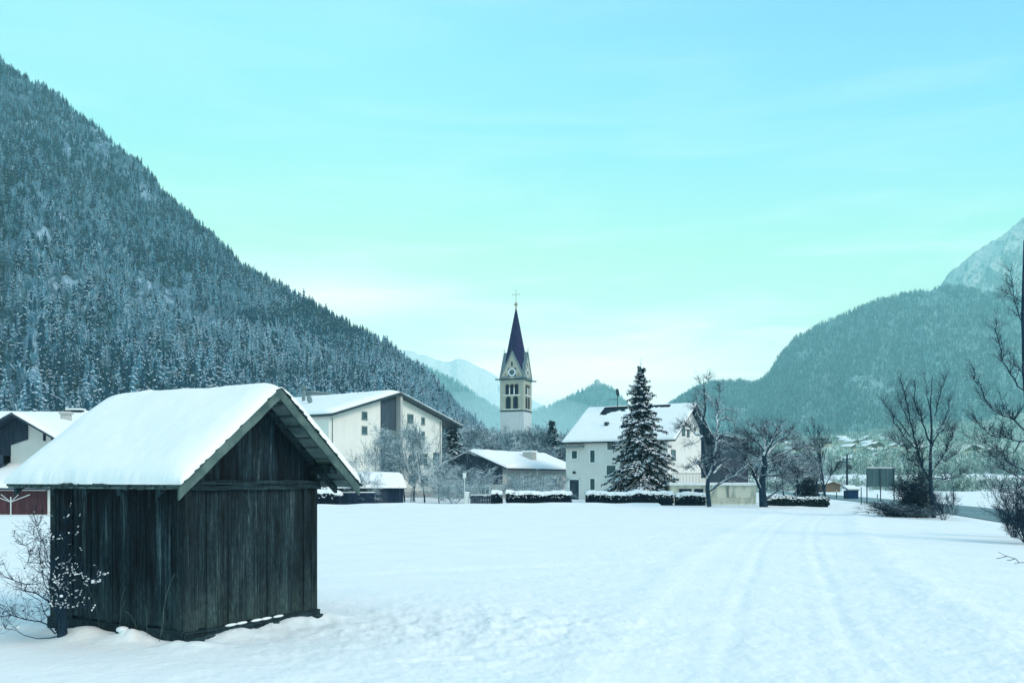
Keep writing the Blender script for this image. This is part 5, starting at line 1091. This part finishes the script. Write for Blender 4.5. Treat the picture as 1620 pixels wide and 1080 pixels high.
def shrub(name, label, px, D, Hh, Wd, seed, mat, stems=7, lev=3, r=.03, minr=.008, nch=(5, 7), group=None, ang=34):
    s, l = gtree(seed, Hh, Wd, trunk=.1, r=r, lev=lev, ang=ang, ratio=.55, trop=.1, nchild=nch, nseg=7, stems=stems, wander=.16, minr=minr)
    o = thing(name, label, 'shrub', at(px, D), 0, group); V, Fc = tubes(s[l < 1], 4); obj('stem', mesh_np('stem', V, [Fc], [M[mat]]), o); V, Fc = tubes(s[l >= 1], 3); obj('twigs', mesh_np('twigs', V, [Fc], [M[mat]]), o); return o
shrub('bare_bush', 'big round bare bush right behind the garden lamp post', 752, 84, 3.9, 5.6, 71, 'twig_frost', 10)
shrub('bare_bush', 'frosted bare bush left of the garden lamp post', 718, 80, 2.7, 4.0, 72, 'twig_frost', 8)
shrub('bare_bush', 'wide bare bush in front of the eaves wall of the low house', 834, 86, 3.2, 4.8, 73, 'twig_frost', 9)
shrub('bare_bush', 'bare bush behind the left end of the long snowy hedge', 800, 88, 3.0, 3.2, 74, 'twig_frost', 7)
shrub('bare_bush', 'bare bush against the left corner wall of the house behind the spruce', 880, 88, 3.0, 2.8, 75, 'twig_frost', 6)
shrub('bare_bush', 'dense bare bush at the right foot of the cream block', 700, 92, 2.6, 3.4, 76, 'twig_frost', 8)
# background trees around the church, four kinds, copied
protos = []
for i, (sd, Hh, Wd) in enumerate(((81, 10, 7), (82, 10, 6), (83, 10, 8), (84, 10, 5.5))):
    s, l = gtree(sd, Hh, Wd, trunk=.15, r=.16, lev=4, ang=32, ratio=.55, trop=.12, nchild=(7, 9), nseg=8, minr=.022)
    protos.append((s, l))
pobj = {}
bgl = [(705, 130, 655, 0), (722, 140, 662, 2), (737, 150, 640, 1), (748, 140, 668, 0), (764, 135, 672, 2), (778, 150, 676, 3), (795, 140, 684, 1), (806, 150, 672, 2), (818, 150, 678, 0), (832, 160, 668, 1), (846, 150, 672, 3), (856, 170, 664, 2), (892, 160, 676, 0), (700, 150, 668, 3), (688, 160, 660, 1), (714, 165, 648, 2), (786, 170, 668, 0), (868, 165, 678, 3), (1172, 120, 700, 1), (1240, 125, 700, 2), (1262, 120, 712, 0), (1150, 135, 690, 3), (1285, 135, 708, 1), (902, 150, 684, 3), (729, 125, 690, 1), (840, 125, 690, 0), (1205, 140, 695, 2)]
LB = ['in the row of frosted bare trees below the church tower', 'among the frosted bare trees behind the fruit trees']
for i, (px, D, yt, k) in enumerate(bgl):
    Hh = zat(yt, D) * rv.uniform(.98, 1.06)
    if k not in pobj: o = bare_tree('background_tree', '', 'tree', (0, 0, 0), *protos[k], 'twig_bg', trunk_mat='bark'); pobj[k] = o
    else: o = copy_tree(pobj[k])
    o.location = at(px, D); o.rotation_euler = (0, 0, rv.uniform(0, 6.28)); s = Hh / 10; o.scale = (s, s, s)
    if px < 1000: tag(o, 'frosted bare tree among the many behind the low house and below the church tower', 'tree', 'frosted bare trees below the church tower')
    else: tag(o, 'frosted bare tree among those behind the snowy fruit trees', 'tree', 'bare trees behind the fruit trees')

# ------------------------------------------------------------------ spruces
def spruce_mesh(seed, H, Rb, tiers, nb, snow=.6, flake=.16, base=.04, jag=.25, dens=1.0, cexp=.85):
    rg = np.random.RandomState(seed); V = []; Fc = []; mi = []
    def quad(a, b, c, d, m): i = len(V); V.extend([a, b, c, d]); Fc.append((i, i + 1, i + 2, i + 3)); mi.append(m)
    for k in range(tiers):
        u = (k + rg.uniform(-.3, .3)) / tiers; u = min(max(u, 0), .985); zb_ = H * (base + (1 - base) * u); R0 = Rb * (1 - u) ** cexp + .018 * H / 12
        n = max(4, int(nb * (1 - .55 * u))); ph = rg.rand() * 6.28
        for j in range(n):
            a = ph + 6.283 * j / n + rg.uniform(-.22, .22); z0 = min(zb_ + rg.normal(0, .55) * H / tiers, H * .985); r = R0 * rg.uniform(1 - jag * 1.4, 1 + jag); d = np.array([math.cos(a), math.sin(a), 0]); sd = np.array([-math.sin(a), math.cos(a), 0])
            ns = max(3, int(r / flake * 1.1 * dens)); rise = .25 if u > .75 else -.05; drp = .22 + .25 * (1 - u)
            for s in range(ns):
                t = (s + .7) / ns; c = d * r * t; c[2] = z0 + r * (rise * t - drp * t * t * 1.15 + .16 * t ** 4) ; c[2] += rg.normal(0, .03)
                wdt = (.55 * math.sin(math.pi * min(t * .85 + .12, 1)) + .10) * r * .42; nf = 3
                hasn = rg.rand() < snow * (.4 + .6 * t)
                for sg in (-1, 0, 1):
                    f_ = flake * rg.uniform(.8, 1.4) * (1.1 if sg == 0 else 1)
                    dd = d * (.8 if sg else 1.2) + sd * sg * rg.uniform(.7, 1.3); dd /= np.linalg.norm(dd); L_ = max(wdt, flake * .8) * rg.uniform(.7, 1.25) if sg else flake * 1.6
                    pp = np.cross(dd, [0, 0, 1]); e0 = c; e1 = c + dd * L_ * .55 + np.array([0, 0, -.12 * L_]); e2 = c + dd * L_ + np.array([0, 0, -.42 * L_ - rg.rand() * .05]); w1 = pp * f_ * .55
                    quad(e0 - w1 * .3, e1 - w1, e2, e1 + w1, 0)
                    # hanging twigs below
                    if rg.rand() < .7: quad(e1 - w1 * .5, e1 + w1 * .5, e1 + w1 * .2 + np.array([0, 0, -f_ * 1.3]) + dd * f_ * .3, e1 - w1 * .2 + np.array([0, 0, -f_ * 1.2]), 0)
                    if hasn and rg.rand() < .8:
                        z_ = np.array([0, 0, .035 + .02 * rg.rand()]); q = rg.uniform(.6, 1.0); w2 = w1 * q * 1.15; b0 = e0 * .6 + e1 * .4
                        quad(b0 - w2 * .3 + z_, e1 - w2 + z_ * .6, e1 * (1 - q) + e2 * q + z_ * .5, e1 + w2 + z_ * .6, 1)
    # dense dark inner mass of short twigs round the stem
    for k in range(int(tiers * nb * 2.2)):
        u = rg.rand() ** 1.3 * .93; z0 = H * (base + (1 - base) * u); R0 = Rb * (1 - u) * .62; a = rg.rand() * 6.28; r = R0 * rg.rand() ** .5
        c = np.array([math.cos(a) * r, math.sin(a) * r, z0 - .1 * r]); e = rg.normal(0, 1, 3); e /= np.linalg.norm(e); g = np.cross(e, rg.normal(0, 1, 3)); g /= np.linalg.norm(g); f_ = flake * rg.uniform(1.0, 1.9)
        quad(c - e * f_, c - g * f_ * .5, c + e * f_, c + g * f_ * .5, 0)
    return np.array(V), np.array(Fc), np.array(mi)
def spruce(name, label, loc, H, Rb, tiers, nb, seed, group=None, **k):
    o = thing(name, label, 'tree', loc, 0, group); mb = MB(); mb.tube((0, 0, -.3), (0, 0, H * .97), .018 * H, .02, 8); mb.build('trunk', M['bark'], o)
    V, Fc, mi = spruce_mesh(seed, H, Rb, tiers, nb, **k); obj('crown', mesh_np('crown', V, [Fc], [M['needle'], M['needle_snow']], mi), o); return o
big = spruce('spruce_tree', 'big dark spruce with snow on its branches in front of the pale house', at(1014, 86), 13.0, 3.35, 44, 16, 5, snow=.95, flake=.16, jag=.36, cexp=.82)
mb = MB(); mb.tube((0, 0, 12.4), (0, 0, 13.7), .03, .012, 5); mb.tube((-.18, 0, 13.0), (.2, 0, 13.15), .012, k=4); mb.build('leader', M['bark'], big)
spruce('spruce_tree', 'snowy spruce standing close behind the right corner of the cream block', at(716, 118), 10.2, 2.6, 20, 10, 6, snow=.75, flake=.3)
spruce('spruce_tree', 'dark pointed spruce between the church tower and the pale house', at(873, 150), zat(663, 150), 2.9, 26, 11, 7, snow=.25, flake=.3, jag=.3)
spruce('spruce_tree', 'slimmer grey spruce touching the left side of the dark pointed one', at(862, 165), zat(690, 165), 2.2, 18, 9, 8, snow=.4, flake=.35)
spruce('spruce_tree', 'slimmer grey spruce to the right of the dark pointed one', at(890, 165), zat(690, 165), 2.3, 18, 9, 9, snow=.35, flake=.35)

# ------------------------------------------------------------------ hedges, bushes
def leaf_cloud(rg, n, fn, size, m0=0):
    V = []; Fc = []
    for k in range(n):
        c = np.array(fn(rg)); e = rg.normal(0, 1, 3); e /= np.linalg.norm(e); g = np.cross(e, rg.normal(0, 1, 3)); g /= np.linalg.norm(g) + 1e-9; f_ = size * rg.uniform(.6, 1.5)
        i = len(V); V.extend([c - e * f_, c - g * f_ * .5, c + e * f_, c + g * f_ * .5]); Fc.append((i, i + 1, i + 2, i + 3))
    return np.array(V), np.array(Fc)
def hedge(name, label, px0, px1, D, h, dep, seed, snow_th=.16, sz=.09, ragged=.2, snow_cov=1.0, cat='hedge', mat='leaf_dark'):
    rg = np.random.RandomState(seed); a = P(px0, 757, D); b = P(px1, 757, D); Lh = b[0] - a[0]
    o = thing(name, label, cat, at(px0, D), 0)
    hh = lambda x: h * (1 + ragged * float(fbm(x / 1.1, 3.3 + seed, 5)))
    n = int(Lh * dep * 380)
    def fn(rg):
        x = rg.rand() * Lh; H_ = hh(x); y = rg.rand() * dep; z_ = rg.rand() ** .9 * H_
        s = rg.rand()
        if s < .5: y = rg.normal(0, .04)
        elif s < .65: z_ = H_ + rg.normal(0, .03)
        return (x, y, z_)
    V, Fc = leaf_cloud(rg, n, fn, sz)
    mb = MB(); xs = np.linspace(.06, Lh - .06, max(4, int(Lh / .4)))
    for i in range(len(xs) - 1): mb.box(xs[i], xs[i + 1] - .001, .09, dep - .08, -.2, min(hh(xs[i]), hh(xs[i + 1])) - .07)
    mb.build('core', M['opening'], o); obj('foliage', mesh_np('foliage', V, [Fc], [M[mat]]), o)
    nx, ny = max(20, int(Lh / .05)), 14; X, Y = np.meshgrid(np.linspace(-.04, Lh + .04, nx), np.linspace(-.10, dep + .06, ny)); nn = nx * ny
    HH = h * (1 + ragged * fbm(X / 1.1, np.full_like(X, 3.3 + seed), 5)); ed = np.minimum(np.minimum(X + .04, Lh + .04 - X), np.minimum(Y + .10, dep + .06 - Y)); tp = np.sqrt(np.clip(1 - (1 - np.clip(ed / .16, 0, 1)) ** 2, 0, 1))
    lump = fbm(X / .22, Y / .22, seed + 3, 4); top = HH + snow_th * tp * (1 + .7 * lump) - .10 * (1 - tp) * (1 + 1.2 * fbm(X / .12, Y / .2, seed + 8, 3)); Yj = Y + .05 * fbm(X / .2, Y, seed + 4, 3) * (1 - tp)
    V = np.concatenate([np.stack([X, Yj, top], -1).reshape(-1, 3), np.stack([X, Yj, top - .03 - .04 * tp], -1).reshape(-1, 3)]); idx = np.arange(nn).reshape(ny, nx)
    Fq = np.stack([idx[:-1, :-1], idx[:-1, 1:], idx[1:, 1:], idx[1:, :-1]], -1).reshape(-1, 4)
    cov = fbm(V[Fq][:, :, 0].mean(1) / .35, V[Fq][:, :, 1].mean(1) / .25, seed + 6, 3) < (snow_cov - .55) * 1.2 if snow_cov < 1 else np.ones(len(Fq), bool)
    ring = np.concatenate([idx[0, :], idx[1:, -1], idx[-1, -2::-1], idx[-2:0:-1, 0]]); r2 = np.roll(ring, -1)
    obj('snow_cap', mesh_np('snow_cap', V, [Fq[cov], np.stack([ring + nn, r2 + nn, r2, ring], -1)], [M['snow_clump']], smooth=True), o)
    # crumbs of snow caught in the front
    mb = MB()
    for i in range(int(Lh * 16)):
        x = rg.rand() * Lh; mb.ball((x, -.05 + rg.rand() * .04, hh(x) * (1 - .55 * rg.rand() ** 1.8)), rg.uniform(.02, .055), nu=5, nv=3, sq=(1.3, 1, .8))
    mb.build('snow_crumbs', M['snow_clump'], o); return o
hedge('hedge', 'short round snowy bush-like hedge at the left end of the garden hedges', 777, 795, 75.5, .95, 1.1, 1)
hedge('hedge', 'long snow-topped hedge left of the house door, before the low house', 800, 905, 75, .88, 1.1, 2)
hedge('hedge', 'long snow-topped hedge under the big spruce', 927, 1066, 76, .86, 1.1, 3)
hedge('hedge', 'lumpy snowy hedge between the spruce and the crooked fruit tree', 1070, 1117, 76, .90, 1.2, 4, ragged=.2)
hedge('hedge', 'low clipped hedge, thinly snowed, right of the apple tree', 1214, 1312, 76, .66, 1.6, 5, snow_th=.05, snow_cov=.8, mat='hedge')
hedge('snowy_bush', 'dense bush heaped with snow just right of the hay shed wall', 497, 537, 74, 1.0, 1.4, 6, ragged=.35, cat='bush', snow_th=.2)
# dark bushes under the roadside tree
def dark_bush(name, label, px, D, W_, H_, n, seed, mat='leaf_dark', sz=.06, twigs=12):
    rg = np.random.RandomState(seed); o = thing(name, label, 'bush', at(px, D), 0)
    def fn(rg):
        while True:
            u = rg.normal(0, .45, 3); 
            if abs(u[0]) < 1.2 and 0 <= abs(u[2]) < 1.3: break
        return (u[0] * W_ / 2, u[1] * W_ / 2.4, abs(u[2]) * H_ * (1 - .35 * abs(u[0])))
    V, Fc = leaf_cloud(rg, n, fn, sz); obj('foliage', mesh_np('foliage', V, [Fc], [M[mat]]), o)
    s, l = gtree(seed + 100, H_ * 1.1, W_ * 1.2, trunk=.1, r=.03, lev=3, ang=34, ratio=.55, trop=.08, nchild=(5, 7), nseg=7, stems=twigs, wander=.16, minr=.007)
    V, Fc = tubes(s, 3); obj('twigs', mesh_np('twigs', V, [Fc], [M['twig_dark']]), o); return o
dark_bush('evergreen_bush', 'tall dark evergreen bush left of the roadside tree trunk', 1448, 57, 2.3, 3.0, 5200, 3, twigs=22)
dark_bush('bush', 'low dark twiggy bush at the foot of the roadside tree', 1432, 56.5, 3.4, 1.0, 900, 4, twigs=26)
dark_bush('evergreen_bush', 'dark evergreen bush behind the hedge, left of the upright bare tree', 1279, 83, 2.4, 3.0, 2600, 5, sz=.09)
shrub('bare_bush', 'thin-stemmed bare bush right of the roadside tree trunk', 1492, 53, 2.0, 1.6, 77, 'twig_dark', 7, r=.018, minr=.006)
shrub('bare_bush', 'dark thin-stemmed bush at the foot of the tree at the right edge', 1604, 37, 3.2, 2.4, 78, 'twig_dark', 10, lev=3, r=.025, minr=.006, nch=(3, 5))
shrub('bare_bush', 'dense dark bush filling the lower right edge by the road', 1626, 33, 2.2, 2.0, 79, 'twig_dark', 14, lev=3, r=.02, minr=.005)
shrub('bare_bush', 'tangled bush on the snowy bank behind the roadside tree', 1415, 62, 1.0, 2.4, 80, 'twig_dark', 10, r=.016, minr=.006)
# twigs lying out of the snow at lower right
tw = thing('dead_branch', 'dead twiggy branch sticking out of the snow near the right edge', 'branch', at(1618, 25), 0)
s = [];
for a in ([(0, 0, -.1), (-.2, 0, .12), (-.45, .1, .2), (-.62, .1, .30)], [(-.2, 0, .12), (-.42, -.1, .08), (-.55, -.2, .10)], [(0, -.3, -.1), (-.15, -.35, .05), (-.4, -.4, .04), (-.45, -.4, .0)], [(-.4, .05, .18), (-.52, .2, .12), (-.6, .25, .1)]):
    for i in range(len(a) - 1): s.append((*a[i], *a[i + 1], .011 - .002 * i, .009 - .002 * i))
V, Fc = tubes(s, 5); obj('twigs', mesh_np('twigs', V, [Fc], [M['bark']]), tw)

# shrub at the left side of the hay shed
def shed_shrub():
    o = thing('bare_shrub', 'twiggy bare shrub with dots of snow against the left corner of the hay shed', 'shrub', at(98, 12.35), 0)
    rg = np.random.RandomState(12); z0 = o.location.z; segs = []; lv = []
    limbs = [([(100, 1005), (92, 960), (60, 935, -.1), (30, 915, -.15), (-10, 895, -.2)], .013), ([(100, 1005), (85, 960, .1), (55, 905, .2), (35, 880, .2), (10, 850, .2)], .011), ([(102, 1005), (80, 985, -.1), (40, 972, -.2), (0, 965, -.3), (-30, 955)], .011), ([(104, 1005), (96, 950), (84, 900, 0), (70, 860, 0), (52, 825, .1)], .010), ([(100, 1005), (100, 960, -.25), (118, 930, -.3), (135, 905, -.3)], .010), ([(104, 1005), (110, 965, -.25), (125, 950, -.3), (142, 935, -.3)], .008), ([(100, 1005), (104, 940, -.2), (112, 880, -.25), (116, 820, -.25)], .009), ([(98, 1005), (92, 940, -.2), (88, 890, -.25), (92, 850, -.25)], .010), ([(100, 1005), (60, 985, .3), (20, 945, .4), (-5, 920, .4)], .009), ([(98, 1000), (70, 930, .3), (40, 860, .4), (38, 815, .4)], .009), ([(98, 1000), (75, 900, .5), (66, 850, .6), (75, 805, .6)], .008), ([(102, 1005), (140, 955, -.3), (165, 915, -.35), (190, 905, -.35)], .007), ([(96, 1005), (50, 1000, -.2), (10, 985, -.3)], .008)]
    segs, lv = add_extra(np.zeros((0, 8)), np.zeros(0, int), [[(x * 1, y, z_) for x, y, z_ in pth(12.35, l_, 98, z0)] for l_, r_ in limbs], [r_ for l_, r_ in limbs], kids=7, seed=31, klen=.44)
    S = segs.copy(); S[:, 6:] = np.clip(S[:, 6:], .0012, None) ; sm = lv > 1; S[sm, 6:] = np.clip(S[sm, 6:] * .38, .0016, .004)
    V, Fc = tubes(S[lv == 1], 6); obj('stem', mesh_np('stem', V, [Fc], [M['bark']]), o)
    V, Fc = tubes(S[lv > 1], 3); obj('twigs', mesh_np('twigs', V, [Fc], [M['bark']]), o)
    # withered leaves
    tips = S[lv > 1][:, 3:6]; rgl = rg.choice(len(tips), 260); 
    V = []; Fc = []
    for k in rgl:
        c = tips[k]; e = rg.normal(0, 1, 3); e /= np.linalg.norm(e); g = np.cross(e, rg.normal(0, 1, 3)); g /= np.linalg.norm(g); f_ = rg.uniform(.009, .02); i = len(V); V += [c - e * f_, c - g * f_ * .6, c + e * f_, c + g * f_ * .6]; Fc.append((i, i + 1, i + 2, i + 3))
    obj('withered_leaves', mesh_np('withered_leaves', V, [Fc], [M['leaf_dark']]), o)
    mb = MB(); T_ = S[lv > 1]; sel = T_[(T_[:, 3] > -.12)]
    for k in range(190):   # snow lying along the twigs
        g_ = sel[rg.randint(len(sel))] if rg.rand() < .7 else T_[rg.randint(len(T_))]; r_ = rg.uniform(.004, .009) * (2.0 if rg.rand() < .15 else 1)
        for q in np.sort(rg.rand(rg.randint(2, 7))):
            c = g_[:3] * (1 - q) + g_[3:6] * q; mb.ball((c[0], c[1], c[2] + r_ * .5), r_ * rg.uniform(.5, 1.5), nu=7, nv=5, sq=(1.1, 1.1, .85))
    mb.build('snow_clumps', M['snow_clump'], o, smooth=True)
    mb = MB(); mb.tube((.01, 0, -.1), (-.01, .02, .42), .075, .045, 9); mb.tube((.0, .02, .30), (.05, .0, .75), .035, .015, 7); mb.tube((-.01, .02, .38), (-.07, .02, .8), .035, .014, 7); mb.build('trunk', M['bark'], o)
shed_shrub()
# thin dry stalks against the side wall
st = thing('dry_stalks', 'a few thin dry stalks rising from the snow against the hay shed side wall', 'stalks', (SH[0], SH[1], 0), SRZ)
rg = np.random.RandomState(3)
for i in range(7):
    s = []; y = rg.uniform(.2, 1.9); p = np.array([-.12, y, .05]); d = np.array([rg.uniform(-.1, 0), rg.uniform(-.3, .4), 1.]); L_ = rg.uniform(.4, 1.0)
    for k in range(6): d += rg.normal(0, .12, 3) * [.2, 1, .4] + np.array([0, 0, -.06 * k]); d[0] = -abs(d[0]) * .3; d /= np.linalg.norm(d); q = p + d * L_ / 6; s.append((*p, *q, .0035, .003)); p = q
    V, Fc = tubes(s, 4); obj('stalk', mesh_np('stalk', V, [Fc], [M['barge']]), st)
# little frozen stumps / clods under drifted snow by the side wall
cl = thing('snowy_stump', 'stump-like clod half buried under drifted snow at the hay shed side wall', 'stump', (SH[0], SH[1], 0), SRZ)
mb = MB(); mb.ball((-.20, .95, .08), .11, sq=(.8, 1., 1.2), nu=12, nv=8); mb.build('clod', M['beam'], cl, smooth=True)
mb = MB(); mb.ball((-.22, .93, .17), .075, sq=(1, 1.3, .6), nu=12, nv=8); mb.ball((-.24, .84, .10), .09, sq=(1, 1.2, .9), nu=12, nv=8); mb.build('snow', M['snow_clump'], cl, smooth=True)

# ------------------------------------------------------------------ valley air
mb = MB(); mb.box(-5500, 5500, -900, 5450, -60, 1600)
hz = mb.build('haze', [], None); tag(hz, 'thin pale winter haze filling the valley', 'haze', kind='stuff')
hm = bpy.data.materials.new('haze'); hm.use_nodes = True; t = hm.node_tree; t.nodes.clear()
pv = N(t, 'ShaderNodeVolumePrincipled'); pv.inputs['Color'].default_value = (.50, .99, 1.0, 1); pv.inputs['Density'].default_value = 1.5e-4; pv.inputs['Anisotropy'].default_value = .0
o_ = N(t, 'ShaderNodeOutputMaterial'); L(t, pv.outputs[0], o_.inputs['Volume']); hz.data.materials.append(hm)
hm.cycles.homogeneous_volume = True if hasattr(hm.cycles, 'homogeneous_volume') else None

mb = MB(); mb.ball((-60, 2150, 20), 1.0, nu=32, nv=20, sq=(420, 260, 190))
ms = mb.build('mist', [], None); tag(ms, 'bright mist lying in the valley behind the church tower', 'mist', kind='stuff')
mm = bpy.data.materials.new('mist'); mm.use_nodes = True; t = mm.node_tree; t.nodes.clear()
pv = N(t, 'ShaderNodeVolumePrincipled'); pv.inputs['Color'].default_value = (.85, 1.0, 1.0, 1); pv.inputs['Density'].default_value = 1.3e-3
o_ = N(t, 'ShaderNodeOutputMaterial'); L(t, pv.outputs[0], o_.inputs['Volume']); ms.data.materials.append(mm)
